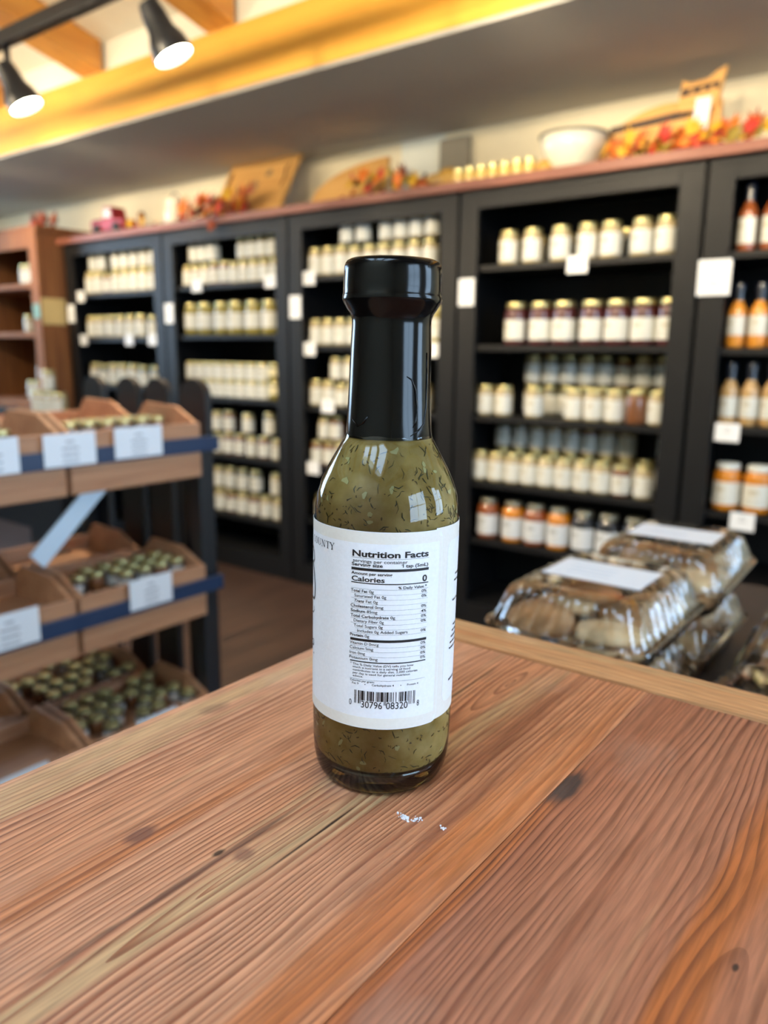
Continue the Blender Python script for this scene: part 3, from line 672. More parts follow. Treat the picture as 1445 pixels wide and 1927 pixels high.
# leaning pine sign
t = empty('pine_sign', (-2.985, 2.77, ZL)); t.rotation_euler = (-.52, 0, 0)
tag(t, 'pale pine sign board with a grey flower print leaning against the wall', 'sign')
MB().box(-.24, .24, -.012, .012, 0, .37).build('board', M_SIGNWOOD, t, bevel=.003)
M_PRINT = pm('grey_flower_ink', rgb(128, 112, 84), .7)
fl = MB()
for k in range(14):
    a = 2*PI*k/14; r = .055 if k % 2 else .042
    fl.prism([(-.01+math.cos(a)*.01, .19+math.sin(a)*.01), (-.01+math.cos(a-.16)*r*.7, .19+math.sin(a-.16)*r*.7), (-.01+math.cos(a)*r, .19+math.sin(a)*r), (-.01+math.cos(a+.16)*r*.7, .19+math.sin(a+.16)*r*.7)], 'y', -.0128, -.0121)
fl.build('flower_print', M_PRINT, t); fl = MB()
for k in range(8):
    a = 2*PI*k/8; cx, cz = .075, .265
    fl.prism([(cx, cz), (cx+math.cos(a-.3)*.018, cz+math.sin(a-.3)*.018), (cx+math.cos(a)*.026, cz+math.sin(a)*.026), (cx+math.cos(a+.3)*.018, cz+math.sin(a+.3)*.018)], 'y', -.0128, -.0121)
fl.build('small_flower_print', M_PRINT, t)
for s in (-1, 1): MB().tube([(s*.205, -.014, .30), (s*.195, -.02, .27), (s*.205, -.016, .22), (s*.198, -.014, .17)], .004, 6).build('rope_handle', M_STEM, t, smooth=True)
# half-round board
t = empty('round_board', (-2.355, 2.80, ZL)); t.rotation_euler = (-.30, 0, 0)
tag(t, 'half-round pale wooden board leaning on the ledge, no print', 'board')
pts = [(-.21+.42*i/16, .035+.175*math.sqrt(1-(1-i/16)**2)) for i in range(17)]
MB().prism([(-.21, 0)] + pts + [(.21, 0)], 'y', -.011, .011).build('board', M_SIGNWOOD, t, bevel=.002)
# gourd and pumpkin
M_PUMP = pm('orange_pumpkin_skin', rgb(206, 104, 44), .5, noise=.15, nscale=30); M_GOURD = pm('mustard_gourd_skin', rgb(190, 144, 60), .5, noise=.3, nscale=25)
t = empty('small_pumpkin', (-1.905, 2.77, ZL)); tag(t, 'small orange pumpkin on the ledge left of the mustard gourd', 'pumpkin')
MB().lathe([(.01, .004), (.035, .001), (.052, .02), (.054, .04), (.04, .064), (.012, .066)], 40, rmod=lambda r, z, a: r*(1+.06*abs(math.cos(5*a)))).build('pumpkin_body', M_PUMP, t, smooth=True)
MB().tube([(0, 0, .062), (.004, 0, .08), (.012, 0, .09)], [.008, .006, .007], 8).build('stem', M_STEM, t, smooth=True)
t = empty('gourd', (-1.77, 2.70, ZL)); tag(t, 'mustard gourd lying on the ledge beside the row of yellow votives', 'gourd')
gd = MB().lathe([(.006, -.075), (.03, -.07), (.042, -.045), (.038, -.015), (.022, .02), (.018, .05), (.010, .07)], 24).build('gourd_body', M_GOURD, t, smooth=True, loc=(0, 0, .041)); gd.rotation_euler = (0, -PI/2+.1, 0)
MB().tube([(.068, 0, .048), (.085, 0, .06)], .004, 6).build('stem', M_STEM, t, smooth=True)
# yellow votive jars
M_VOT = pm('yellow_wax_votive', rgb(222, 186, 96), .35, coat=.6)
vb = MB().lathe([(.018, 0), (.0215, .004), (.022, .045), (.019, .052)], 18).mesh('votive_glass', M_VOT, True, auto=50)
vl = MB().lathe([(.0205, .050), (.021, .053), (.0205, .064), (.018, .066)], 18).mesh('lid', M_GOLD, True, auto=40)
for i in range(7):
    t = empty('votive_jar', (-1.685+.05*i, 2.69, ZL)); tag(t, 'little yellow votive jar on the ledge, %s from left in the row of seven' % ORD[i], 'votive', 'yellow votive jars on the ledge')
    inst('votive_glass', vb, t); inst('lid', vl, t)
t = empty('small_pumpkin', (-1.325, 2.69, ZL)); tag(t, 'tiny green and orange gourd squeezed between votives and white bowl', 'pumpkin')
MB().lathe([(.006, .002), (.022, .001), (.032, .016), (.032, .03), (.022, .046), (.006, .048)], 30, rmod=lambda r, z, a: r*(1+.06*abs(math.cos(4*a)))).build('pumpkin_body', M_GOURD, t, smooth=True)
MB().tube([(0, 0, .046), (.003, 0, .06)], .004, 6).build('stem', M_STEM, t, smooth=True)
# white bowl
t = empty('enamel_bowl', (-1.245, 2.745, ZL)); tag(t, 'white enamel bowl with dark rim on the ledge', 'bowl')
MB().lathe([(.055, 0), (.06, .006), (.085, .03), (.108, .08), (.118, .125), (.114, .125), (.103, .08), (.08, .034), (.02, .014)], 40).build('bowl_body', M_ENAMEL, t, smooth=True)
MB().lathe([(.116, .122), (.122, .124), (.122, .131), (.116, .132), (.112, .128)], 40, cap0=False, cap1=False).build('rim', pm('dark_rim', rgb(86, 84, 74), .4), t, smooth=True)
# animal shaped plaque
t = empty('animal_plaque', (-.955, 2.80, ZL)); t.rotation_euler = (-.1, 0, 0)
tag(t, 'wooden cat-shaped plaque with dark band, arched body and eared head', 'plaque')
body = [(-.24, .0), (.11, .0), (.11, .19)] + [(.11-.30*i/12, .19+.022*math.sin(PI*i/12)-.06*(i/12)**2) for i in range(1, 13)] + [(-.235, .07)]
MB().prism(body, 'y', -.012, .012).build('body_board', M_SIGNWOOD, t, bevel=.002)
MB().prism([(-.20, .128), (.105, .146), (.105, .172), (-.175, .152)], 'y', -.0135, -.0118).build('dark_band', pm('dark_brown_stain', rgb(66, 48, 38), .6), t)
MB().prism([(.055, .16), (.175, .16), (.185, .225), (.195, .282), (.165, .268), (.14, .25), (.085, .246), (.06, .258), (.052, .21)], 'y', -.03, -.008).build('head_board', M_SIGNWOOD, t, bevel=.002)
MB().prism([(.058, .205), (.178, .215), (.180, .236), (.06, .229)], 'y', -.0315, -.0298).build('face_band', pm('dark_brown_stain', rgb(66, 48, 38), .6), t)
for dx in (.085, .12, .15): MB().prism([(dx, .213), (dx+.014, .214), (dx+.012, .225), (dx+.002, .224)], 'y', -.0325, -.0312).build('painted_mark', M_SIGNWOOD, t)
MB().prism([(.108, .085), (.155, .085), (.16, .19), (.112, .19)], 'y', -.038, -.034).build('price_tag', M_PAPER, t)
MB().prism([(.10, .0), (.19, .0), (.185, .19), (.10, .19)], 'y', -.012, .012).build('chest_board', M_SIGNWOOD, t, bevel=.002)
# items on the wall
o = MB().box(-.12, .12, -.002, 0, -.10, .10).build('paper_sheet', pm('pale_paper', rgb(224, 226, 214), .6), loc=(-2.10, Y1-.001, Z0+.835)); tag(o, 'pale paper sheet pinned to the cream wall above the ledge', 'paper')
o = MB().box(-.075, .075, -.035, 0, -.095, .075).build('wall_box', pm('grey_plastic', rgb(132, 124, 108), .5), loc=(-1.92, Y1-.001, Z0+.835), bevel=.02); tag(o, 'grey rounded box mounted on the cream wall above the ledge', 'wall box')

# ------------------------------------------------------------------ tiered stand with wooden trays
XS = -1.50                                   # plane of the tray fronts (stand faces +x)
TIERS = [-.172, -.532, -.885]
t = empty('display_stand', (-1.77, .9, 0)); tag(t, 'black steel tiered stand holding wooden trays at the left', 'stand')
sx, sy = -1.77, .9
for x in (-1.535, -2.05):
    for y in (.30, 1.262):
        MB().box(x-sx-.02, x-sx+.02, y-sy-.02, y-sy+.02, 0, Z0-.24).build('post', M_BLACKMETAL, t, bevel=.003)
for zt in TIERS:
    zr = Z0+zt-.052
    MB().box(XS-sx-.004, XS-sx+.012, .28-sy, 1.285-sy, zr-.019, zr+.017).build('front_rail', M_NAVY, t, bevel=.002)
    MB().box(-2.06-sx, -2.045-sx, .28-sy, 1.285-sy, zr-.019, zr+.017).build('back_rail', M_BLACKMETAL, t)
    for y in (.30, 1.262): MB().box(-2.05-sx, XS-sx-.03, y-sy-.012, y-sy+.012, Z0+zt-.16, Z0+zt-.135).build('side_rail', M_BLACKMETAL, t)
# end pickets with rounded tops
for i, x in enumerate((-2.03, -1.865, -1.735, -1.585)):
    w_ = .05 if i == 3 else .046
    pts = [(-w_, 0)] + [(w_*math.cos(PI-PI*k/10), Z0-.115+w_*math.sin(PI-PI*k/10)*.9) for k in range(11)] + [(w_, 0)]
    MB().prism([(x-sx+p[0], p[1]) for p in pts], 'y', 1.285-sy, 1.305-sy).build('end_picket', M_BLACKMETAL, t)
for zz in (Z0-.62, Z0-.98): MB().box(-2.06-sx, -1.55-sx, 1.282-sy, 1.286-sy, zz, zz+.05).build('cross_bar', M_BLACKMETAL, t)
# diagonal strut: glossy black steel, its sky reflection painted in as pale blue
M_STRUT = pm('painted_sky_sheen_steel', rgb(206, 224, 240), .35, metal=.2)
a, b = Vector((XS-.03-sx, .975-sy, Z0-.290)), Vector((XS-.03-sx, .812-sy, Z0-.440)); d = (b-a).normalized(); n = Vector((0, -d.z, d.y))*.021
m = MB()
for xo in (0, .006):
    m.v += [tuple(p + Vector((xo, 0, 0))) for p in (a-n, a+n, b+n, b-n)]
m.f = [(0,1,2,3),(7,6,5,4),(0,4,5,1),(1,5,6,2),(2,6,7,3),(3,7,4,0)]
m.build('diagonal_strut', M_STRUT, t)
def tray(x_front, y0, y1, ztop, label, depth=.245):
    """open crate: low front, sides sloping up to a high back; local x runs backwards"""
    t = empty('wooden_tray', (x_front, (y0+y1)/2, Z0+ztop-.133)); tag(t, label, 'tray', 'wooden trays on the tiered stand')
    h = (y1-y0)/2-.003; H = .133; th = .011
    MB().box(-th, 0, -h, h, 0, H).build('front_board', M_TRAY, t, bevel=.002)
    MB().box(-depth, -depth+th, -h, h, 0, H+.004).build('back_board', M_TRAY, t, bevel=.002)
    side = [(-depth+th, .0), (-th, 0), (-th, H), (-.085, H+.036), (-depth+.04, H+.040), (-depth+th, H+.006)]
    for s in (-1, 1):
        ya, yb = (s*h, s*(h-th))
        MB().prism(side, 'y', min(ya, yb), max(ya, yb)).build('side_board', M_TRAY, t)
    MB().box(-depth+th, -th, -h+th, h-th, H-.045, H-.035).build('tray_floor', M_TRAY, t)
    return t
TN = ['top', 'middle', 'bottom']
for k, zt in enumerate(TIERS):
    for r, xf in enumerate((XS, XS-.272)):
        for c, (ya, yb) in enumerate(((.885, 1.24), (.525, .88))):
            tray(xf, ya, yb, zt, 'brown wooden tray, %s tier, %s row, %s column of the stand' % (TN[k], ('front', 'back')[r], ('right-hand', 'left-hand')[c]))
# little jars in the trays
WORDN = ['one', 'two', 'three', 'four', 'five', 'six', 'seven', 'eight', 'nine', 'ten', 'eleven', 'twelve', 'thirteen', 'fourteen', 'fifteen', 'sixteen', 'seventeen', 'eighteen', 'nineteen', 'twenty',
         'twenty-one', 'twenty-two', 'twenty-three', 'twenty-four', 'twenty-five', 'twenty-six', 'twenty-seven', 'twenty-eight']
def mini(k, pts, where, kinds=('mini', 'mini', 'minired'), lift=0, base=None):
    z = Z0 + TIERS[k] - .035 + lift
    for i, (x, y) in enumerate(pts):
        put(kinds[i % len(kinds)], 'sample_jar', x, y, z, 'tiny gold-lidded sample jar, number %s counting left to right, %s' % (WORDN[i], where), 'sample jars in the %s' % where, 'sample jar', rz=random.uniform(.5, 1.6))
def grid(x0, x1, y0, y1, nx, ny, skip=()):
    out = []
    for i in range(nx):
        for j in range(ny):
            if (i, j) in skip: continue
            out.append((x0+(x1-x0)*i/max(1, nx-1)+random.uniform(-.004, .004), y0+(y1-y0)*j/max(1, ny-1)+random.uniform(-.0015, .0015)))
    return out
mini(0, grid(-1.615, -1.66, .955, 1.195, 2, 6, {(1, 0)}), 'top tier front right-hand tray')
mini(0, grid(-1.56, -1.605, .73, .775, 2, 2), 'top tier front left-hand tray')
mini(1, grid(-1.575, -1.665, .955, 1.205, 3, 6, {(0, 1), (2, 0), (0, 0)}), 'middle tier front right-hand tray')
mini(2, grid(-1.545, -1.715, .925, 1.20, 4, 7, {(0, 2), (0, 5), (1, 3), (2, 6), (3, 4), (3, 0), (0, 0)}), 'bottom tier front right-hand tray')
mini(2, grid(-1.81, -1.99, .93, 1.205, 4, 7, {(0, 0), (1, 0), (3, 1), (3, 2), (0, 4), (2, 3), (3, 5), (1, 6)}), 'bottom tier back right-hand tray')
mini(2, grid(-1.58, -1.63, .60, .65, 2, 2), 'bottom tier front left-hand tray')
for y, z, w, h, nm in [(.882, -.205, .118, .068, 'top tier, middle of three'), (1.05, -.203, .125, .068, 'top tier, right of three'), (.722, -.205, .10, .072, 'top tier, left of three'),
                       (1.062, -.557, .118, .072, 'middle tier, right-hand one'), (.722, -.558, .125, .075, 'middle tier, left-hand one'),
                       (1.06, -.905, .118, .072, 'bottom tier, right-hand one'), (.715, -.905, .125, .075, 'bottom tier, left-hand one')]:
    c = card('tray_card', XS+.0135, y, Z0+z, w, h, 'white printed card on the tray front, %s' % nm, rz=PI/2, lines=4, group='cards on the tray fronts')

# ------------------------------------------------------------------ the wooden counter table
ZT0 = Z0-.138
t = empty('counter_table', (0, 0, 0)); tag(t, 'orange-brown pine counter table in the foreground with a pale edging strip', 'table')
DK = rgb(122, 66, 40)
B1 = tabletop_wood('pine_board_streaked', -.142, .004, 460, 1.7, rgb(142, 76, 50), rgb(224, 166, 130), rgb(218, 140, 92),
                   stains=((-.150, .12, .0012, .05, rgb(70, 40, 36), .7), (-.136, .15, .0006, .022, rgb(40, 26, 20), .9), (-.1545, .262, .0006, .03, rgb(60, 36, 26), .6),
                           (-.176, .118, .003, .005, rgb(96, 60, 56), .7), (-.152, .126, .0014, .0025, rgb(40, 26, 24), .9), (-.146, .13, .003, .0035, rgb(110, 64, 56), .6),
                           (-.222, .185, .004, .007, rgb(112, 76, 62), .5)))
B2 = tabletop_wood('pine_board_ringed', -.026, .010, 430, 9.1, rgb(106, 54, 38), rgb(190, 124, 92), rgb(172, 100, 68),
                   stains=((-.0880, .2180, .0046, .0120, rgb(44, 42, 46), .92), (-.0900, .2120, .0035, .007, rgb(84, 66, 60), .5), (-.0265, .1715, .0008, .0016, rgb(36, 34, 36), .9)))
B3 = tabletop_wood('pine_edge_strip', 0, .05, 300, 4.2, rgb(190, 126, 78), rgb(222, 164, 112), rgb(212, 148, 96),
                   stains=((-.1655, .3235, .0016, .0014, rgb(80, 48, 34), .9),))
def topboard(name, x0, x1, mat):
    m = MB().box(x0, x1, -.45, .3066, ZT0-.03, ZT0); return m.build(name, mat, t, bevel=.0004)
topboard('board', -.2345, -.0915, B1); topboard('board', -.0913, .075, B2)
topboard('board', .0752, .24, B1); topboard('board', .2402, .40, B2)
st_ = MB().box(-.3318, -.3070, -.2345, .40, -.03, .0012).build('edging_strip', B3, t, bevel=.0015)
# the strip's grain runs along x: build it along its own y axis and turn it
st_.location = (0, 0, ZT0); st_.rotation_euler = (0, 0, -PI/2)
# apron and legs
M_TBL = wood('pine_apron', rgb(190, 128, 84), rgb(150, 92, 56), 'x', 1, .5, 50)
MB().box(-.20, .37, .275, .295, ZT0-.13, ZT0-.03).build('apron', M_TBL, t); MB().box(-.20, .37, -.42, -.40, ZT0-.13, ZT0-.03).build('apron', M_TBL, t)
MB().box(-.20, -.18, -.40, .275, ZT0-.13, ZT0-.03).build('apron', M_TBL, t); MB().box(.35, .37, -.40, .275, ZT0-.13, ZT0-.03).build('apron', M_TBL, t)
for x in (-.21, .33):
    for y in (-.43, .255): MB().box(x, x+.05, y, y+.05, 0, ZT0-.03).build('leg', M_TBL, t, bevel=.003)
# crumbs of white sugar
M_CRUMB = pm('white_crumb', rgb(240, 236, 240), .5)
def crumbs(x, y, n, sx, sy, label):
    m = MB()
    for i in range(n):
        px, py = random.gauss(0, sx), random.gauss(0, sy); s = random.uniform(.00012, .0005); hz = random.uniform(.0001, .0005)
        m.prism([(px+s*math.cos(a)*random.uniform(.6, 1.2), py+s*math.sin(a)*random.uniform(.6, 1.2)) for a in (0, 1.2, 2.4, 3.7, 5.0)], 'z', 0, hz)
    o = m.build('crumbs', M_CRUMB, loc=(x, y, ZT0+.0001)); tag(o, label, 'crumbs', 'white crumbs on the table')
crumbs(-.1205, .1715, 46, .0011, .0006, 'larger cluster of white crumbs on the table just in front of the bottle')
crumbs(-.117, .1735, 12, .001, .0006, 'thin scatter of white crumbs trailing right from the larger cluster')
crumbs(-.1085, .1745, 12, .0006, .0005, 'smaller cluster of white crumbs on the table right of the bottle')

# ------------------------------------------------------------------ the sauce bottle
AZ = math.radians(-37.1); DB = .241
bx_, by_ = DB*math.sin(AZ), DB*math.cos(AZ)
bot = empty('hot_sauce_bottle', (bx_, by_, ZT0+.0002))
tag(bot, 'glass bottle of olive-green dill sauce with black cap and white nutrition label', 'bottle')
# local frame: +x image right, -y towards the camera
bot.rotation_euler = (0, 0, -AZ*1.0)
bot.rotation_euler = (Matrix.Rotation(-AZ, 3, 'Z') @ Matrix.Rotation(math.radians(.8), 3, 'Y')).to_euler()
G = [(.0182, .0000), (.0196, .0004), (.0208, .0016), (.0219, .0040), (.0226, .0080), (.0229, .0125), (.02305, .020), (.02305, .050), (.0230, .084), (.02275, .090),
     (.0221, .0945), (.0208, .0985), (.0190, .1025), (.0168, .1065), (.0150, .1098), (.0138, .1118), (.0133, .1135), (.0127, .120)]
M_GLASS = thin_glass('clear_bottle_glass', (.97, .98, .95, 1), .015, 1.5, 1.0)
MB().lathe(G, 96, cap0=False, cap1=False).build('glass', M_GLASS, bot, smooth=True)
def liquid_mat():
    m = bpy.data.materials.new('olive_dill_sauce'); m.use_nodes = True; nt = m.node_tree; b = nt.nodes['Principled BSDF']
    tc = nt.nodes.new('ShaderNodeTexCoord'); n = nt.nodes.new('ShaderNodeTexNoise'); n.inputs['Scale'].default_value = 160; n.inputs['Detail'].default_value = 4
    r = nt.nodes.new('ShaderNodeValToRGB'); e = r.color_ramp.elements
    e[0].position = .3; e[0].color = rgb(140, 112, 54); e[1].position = .72; e[1].color = rgb(176, 150, 94)
    nt.links.new(tc.outputs['Object'], n.inputs['Vector']); nt.links.new(n.outputs['Fac'], r.inputs[0]); nt.links.new(r.outputs[0], b.inputs['Base Color'])
    b.inputs['Roughness'].default_value = .6; b.inputs['Subsurface Weight'].default_value = .35; b.inputs['Subsurface Radius'].default_value = (.01, .009, .003)
    b.inputs['Subsurface Scale'].default_value = .6; b.inputs['Specular IOR Level'].default_value = .1
    return m
LIQ = [(.002, .0060), (.0150, .0064), (.0200, .0072), (.0217, .0092), (.0224, .0125), (.0226, .020), (.0226, .084), (.02235, .0895), (.0217, .094), (.0204, .098), (.0186, .102), (.0164, .106), (.0146, .1093), (.0134, .1113), (.0128, .1135), (.0120, .116)]
liq = MB().lathe(LIQ, 72).build('sauce', liquid_mat(), bot, smooth=True)
M_BASEGL = pm('thick_base_glass', rgb(150, 142, 92), .02, trans=1.0, spec=.5)
MB().lathe([(.004, .0022), (.0150, .0012), (.0180, .0002), (.0194, .0006), (.0206, .0018), (.0216, .0042), (.0221, .0070), (.0222, .0088), (.0214, .0088), (.0203, .0068), (.0150, .0058), (.002, .0056)], 72).build('glass_base', M_BASEGL, bot, smooth=True)
def liq_r(z):
    for (r0, z0), (r1, z1) in zip(LIQ, LIQ[1:]):
        if z0 <= z <= z1: return r0+(r1-r0)*(z-z0)/(z1-z0)
    return .0226
def flecks(name, mat, n, lmin, lmax, wmin, wmax, zr, off):
    m = MB()
    for i in range(n):
        z = random.choice(zr); z = random.uniform(*z); a = random.uniform(0, 2*PI); dr = random.uniform(-PI, PI)
        l = random.uniform(lmin, lmax)/2; w = random.uniform(wmin, wmax)/2; bend = random.uniform(-.5, .5)*l
        pts = [(-l, -w*.5), (0, -w+bend), (l, -w*.4), (l, w*.4), (0, w+bend), (-l, w*.5)]
        vs = []
        for o_ in (0, .00012):
            for p, q in pts:
                u = p*math.cos(dr)-q*math.sin(dr); v = p*math.sin(dr)+q*math.cos(dr); zz = min(max(z+v, .0075), .112)
                r = liq_r(zz)+off+o_; aa = a+u/max(r, .008); vs.append((r*math.cos(aa), r*math.sin(aa), zz))
        m.add(vs, [(5,4,3,2,1,0), (6,7,8,9,10,11)] + [(k, (k+1) % 6, 6+(k+1) % 6, 6+k) for k in range(6)])
    o = m.build(name, mat, liq); o['kind'] = 'stuff'; return o
ZR = [(.086, .099), (.096, .111), (.008, .027), (.008, .027), (.086, .093)]
flecks('dill_flecks', pm('dark_dill', rgb(62, 56, 22), .7), 420, .0007, .0032, .00012, .0004, ZR, .0001)
flecks('herb_specks', pm('brown_herb', rgb(92, 70, 28), .7), 260, .0004, .0012, .0002, .0006, ZR, .00008)
flecks('onion_bits', pm('pale_onion', rgb(182, 172, 118), .5), 55, .0012, .0030, .0008, .0018, ZR, .00004)
# cap under black shrink band
def shrink_mat():
    m = bpy.data.materials.new('black_shrink_film'); m.use_nodes = True; nt = m.node_tree; b = nt.nodes['Principled BSDF']
    b.inputs['Base Color'].default_value = rgb(4, 4, 5); b.inputs['Roughness'].default_value = .15; b.inputs['Specular IOR Level'].default_value = .27
    tc = nt.nodes.new('ShaderNodeTexCoord'); mp = nt.nodes.new('ShaderNodeMapping'); mp.inputs['Scale'].default_value = (1, 1, .22)
    n = nt.nodes.new('ShaderNodeTexNoise'); n.inputs['Scale'].default_value = 110; n.inputs['Detail'].default_value = 1; n.inputs['Distortion'].default_value = 1.2
    bp = nt.nodes.new('ShaderNodeBump'); bp.inputs['Strength'].default_value = .10; bp.inputs['Distance'].default_value = .0004
    nt.links.new(tc.outputs['Object'], mp.inputs[0]); nt.links.new(mp.outputs[0], n.inputs['Vector']); nt.links.new(n.outputs['Fac'], bp.inputs['Height']); nt.links.new(bp.outputs[0], b.inputs['Normal'])
    return m
M_SHR = shrink_mat()
def srm(r, z, a):
    if .1625 < z < .1645: return r+.00007*math.cos(120*a)
    if z < .1125: return r+.0001*math.sin(5*a+1)+.00008*math.sin(11*a)
    if z < .146: return r + .00006*math.sin(3*a+z*90) + .00002*math.sin(7*a-z*210)
    return r
SH = [(.01345, .1122), (.0134, .1140), (.01315, .1170), (.0129, .1220), (.01265, .1280), (.0125, .1340), (.01235, .1400), (.01215, .1455), (.0121, .1475), (.01265, .1492), (.0136, .1505), (.01455, .1521), (.01500, .1529), (.0151, .1536), (.01495, .1545), (.0148, .1550), (.0148, .1570), (.01465, .1610), (.01450, .1626), (.0142, .1636), (.0137, .1643), (.0128, .1648), (.0118, .1647), (.0116, .1640), (.0060, .1640)]
MB().lathe(SH, 240, rmod=srm, cap0=False).build('shrink_cap', M_SHR, bot, smooth=True, auto=60)
def crease(pts, name='wrinkle'):
    P = []
    for deg, zmm in pts:
        z = zmm/1000; r = .0133
        for (ra, za), (rb, zb) in zip(SH, SH[1:]):
            if za <= z <= zb: r = ra+(rb-ra)*(z-za)/(zb-za)
        a = math.radians(deg)-PI/2; P.append(((r+.0000)*math.cos(a), (r+.0000)*math.sin(a), z))
    n = len(P); MB().tube(P, [0.0001+.00028*math.sin(PI*(i+.5)/n) for i in range(n)], 6).build(name, M_SHR, bot, smooth=True)
crease([(22, 131), (30, 130), (36, 127), (39, 122), (37, 118), (32, 116)])
crease([(60, 138), (60, 130), (58, 122), (52, 117), (40, 115), (28, 113.5)])
crease([(-30, 119), (-37, 117), (-46, 116), (-60, 118)])

# paper label: wraps round with one overlapping end
RL = .02322
def band(name, r, a0, a1, z0, z1, mat, parent, rc0=0, rc1=0, n=90, th=.00008):
    """curved paper from angle a0 to a1 (degrees, 0 faces the camera, + to the right); rc = corner radius at that end"""
    vs = []; fs = []
    R1 = r+th
    for i in range(n+1):
        d = a0+(a1-a0)*i/n; cut = 0
        for rc, e in ((rc0, a0), (rc1, a1)):
            u = abs(d-e)*PI/180*r
            if rc and u < rc: cut = max(cut, rc-math.sqrt(max(0, rc*rc-(rc-u)**2)))
        a = math.radians(d)-PI/2
        for rr in (r, R1):
            vs.append((rr*math.cos(a), rr*math.sin(a), z0+cut)); vs.append((rr*math.cos(a), rr*math.sin(a), z1-cut))
    for i in range(n):
        o = i*4; p = o+4
        fs += [(o+2, p+2, p+3, o+3), (o+1, p+1, p, o), (o+3, p+3, p+1, o+1), (o, p, p+2, o+2)]
    fs += [(0, 2, 3, 1), (4*n+1, 4*n+3, 4*n+2, 4*n)]
    me = MB().add(vs, fs)
    ob = me.build(name, mat, parent, smooth=True, auto=50)
    return ob
def paper_mat(name, c1, c2, bump=.25):
    m = bpy.data.materials.new(name); m.use_nodes = True; nt = m.node_tree; b = nt.nodes['Principled BSDF']
    tc = nt.nodes.new('ShaderNodeTexCoord'); n = nt.nodes.new('ShaderNodeTexNoise'); n.inputs['Scale'].default_value = 900; n.inputs['Detail'].default_value = 3
    mx = nt.nodes.new('ShaderNodeMix'); mx.data_type = 'RGBA'; mx.inputs[6].default_value = c1; mx.inputs[7].default_value = c2
    nt.links.new(tc.outputs['Object'], n.inputs['Vector']); nt.links.new(n.outputs['Fac'], mx.inputs[0]); nt.links.new(mx.outputs[2], b.inputs['Base Color'])
    b.inputs['Roughness'].default_value = .5
    bp = nt.nodes.new('ShaderNodeBump'); bp.inputs['Strength'].default_value = bump; bp.inputs['Distance'].default_value = .0002
    nt.links.new(n.outputs['Fac'], bp.inputs['Height']); nt.links.new(bp.outputs[0], b.inputs['Normal']); return m
M_LABP = paper_mat('white_label_paper', rgb(238, 239, 243), rgb(226, 226, 230))
M_LABB = paper_mat('beige_label_border', rgb(233, 229, 221), rgb(224, 218, 208))
LZ0, LZ1 = .0246, .0866
lab = band('label', RL, -182, 46.5, LZ0, LZ1, M_LABP, bot, rc1=.0022)
lab2 = band('label_underlap', RL-.00012, 40, 182, LZ0+.0004, LZ1+.0004, M_LABB, bot)
band('white_panel', RL-.00002, 54, 150, LZ0+.0045, LZ1-.0045, M_LABP, lab2, rc0=.003, th=.00003)
for (za, zb) in ((LZ0+.0002, LZ0+.0036), (LZ1-.0036, LZ1-.0002)):
    band('beige_edge', RL+.00006, -181, 43.5, za, zb, M_LABB, lab, th=.00003)
band('beige_edge', RL+.00006, 43.5, 46.0, LZ0+.0022, LZ1-.0022, M_LABB, lab, n=4, th=.00003)

# printing on the label (letters are real outlines laid on the paper)
M_PRN = pm('black_ink', rgb(16, 15, 17), .5)
RT = RL+.00016
texts = []          # (string, left mm, right mm or None, z mm baseline, cap height mm, bold, italic)
def xdeg(x, z): return math.degrees(math.asin(max(-.999, min(.999, (x-.39*(z-58)-654)/642))))
def T(s, xl, xr, z, cap, bold=0.0, it=False, anchor='l'):
    texts.append((s, xdeg(xl, z), xdeg(xr, z), z, cap, bold, it))
T('Nutrition Facts', 388, 1008, 79.0, 1.9, .030)
T('servings per container', 393, 836, 77.2, 1.05, .004); T('Serving size', 383, 635, 76.05, 1.05, .02); T('tsp (5mL)', 822, 1006, 76.05, 1.05, .02); ONES = [(787, 804, 76.05, 1.05, .26)]
T('Amount per serving', 380, 714, 73.45, .92, .018); T('Calories', 382, 652, 71.45, 1.55, .022); T('0', 960, 998, 71.4, 2.0, .03)
T('% Daily Value *', 764, 998, 69.45, .88, .016)
def nut(bold, rest, xl, xm, xr, z, pct=None, it=False):
    if bold: T(bold, xl, xm, z, .95, .016, it)
    if rest: T(rest, xm+14 if bold else xl, xr, z, .95, .004)
    if pct: T(pct, 955, 998, z, .90, .010)
nut('Total Fat', '0g', 376, 512, 565, 68.0, '0%'); nut(None, 'Saturated Fat 0g', 405, 0, 666, 66.5, '0%'); nut('Trans', 'Fat 0g', 405, 486, 598, 64.9, None, True)
nut('Cholesterol', '0mg', 374, 560, 643, 63.3, '0%'); nut('Sodium', '85mg', 374, 494, 595, 61.75, '4%'); nut('Total Carbohydrate', '0g', 374, 688, 741, 60.2, '0%')
nut(None, 'Dietary Fiber 0g', 400, 0, 648, 58.7, '0%'); nut(None, 'Total Sugars 0g', 400, 0, 640, 57.15); nut(None, 'Includes 0g Added Sugars', 430, 0, 845, 55.6, '0%')
nut('Protein', '0g', 369, 478, 530, 54.1)
nut(None, 'Vitamin D 0mcg', 367, 0, 608, 51.6, '0%'); nut(None, 'Calcium', 367, 0, 486, 50.05, '0%'); T('mg', 513, 564, 50.05, .95, .004); ONES.append((497, 507, 50.05, .95, .13)); nut(None, 'Iron 0mg', 366, 0, 495, 48.45, '0%'); nut(None, 'Potassium 0mg', 364, 0, 600, 46.95, '0%')
for i, (s, xr) in enumerate((('The % Daily Value (DV) tells you how', 900), ('much a nutrient in a serving of food', 872), ('contributes to a daily diet. 2,000 calories', 933), ('per day is used for general nutrition', 870), ('advice.', 480))):
    T(s, 393, xr, 44.95-.95*i, .72, .004)
T('*', 372, 384, 44.95, .8, .004)
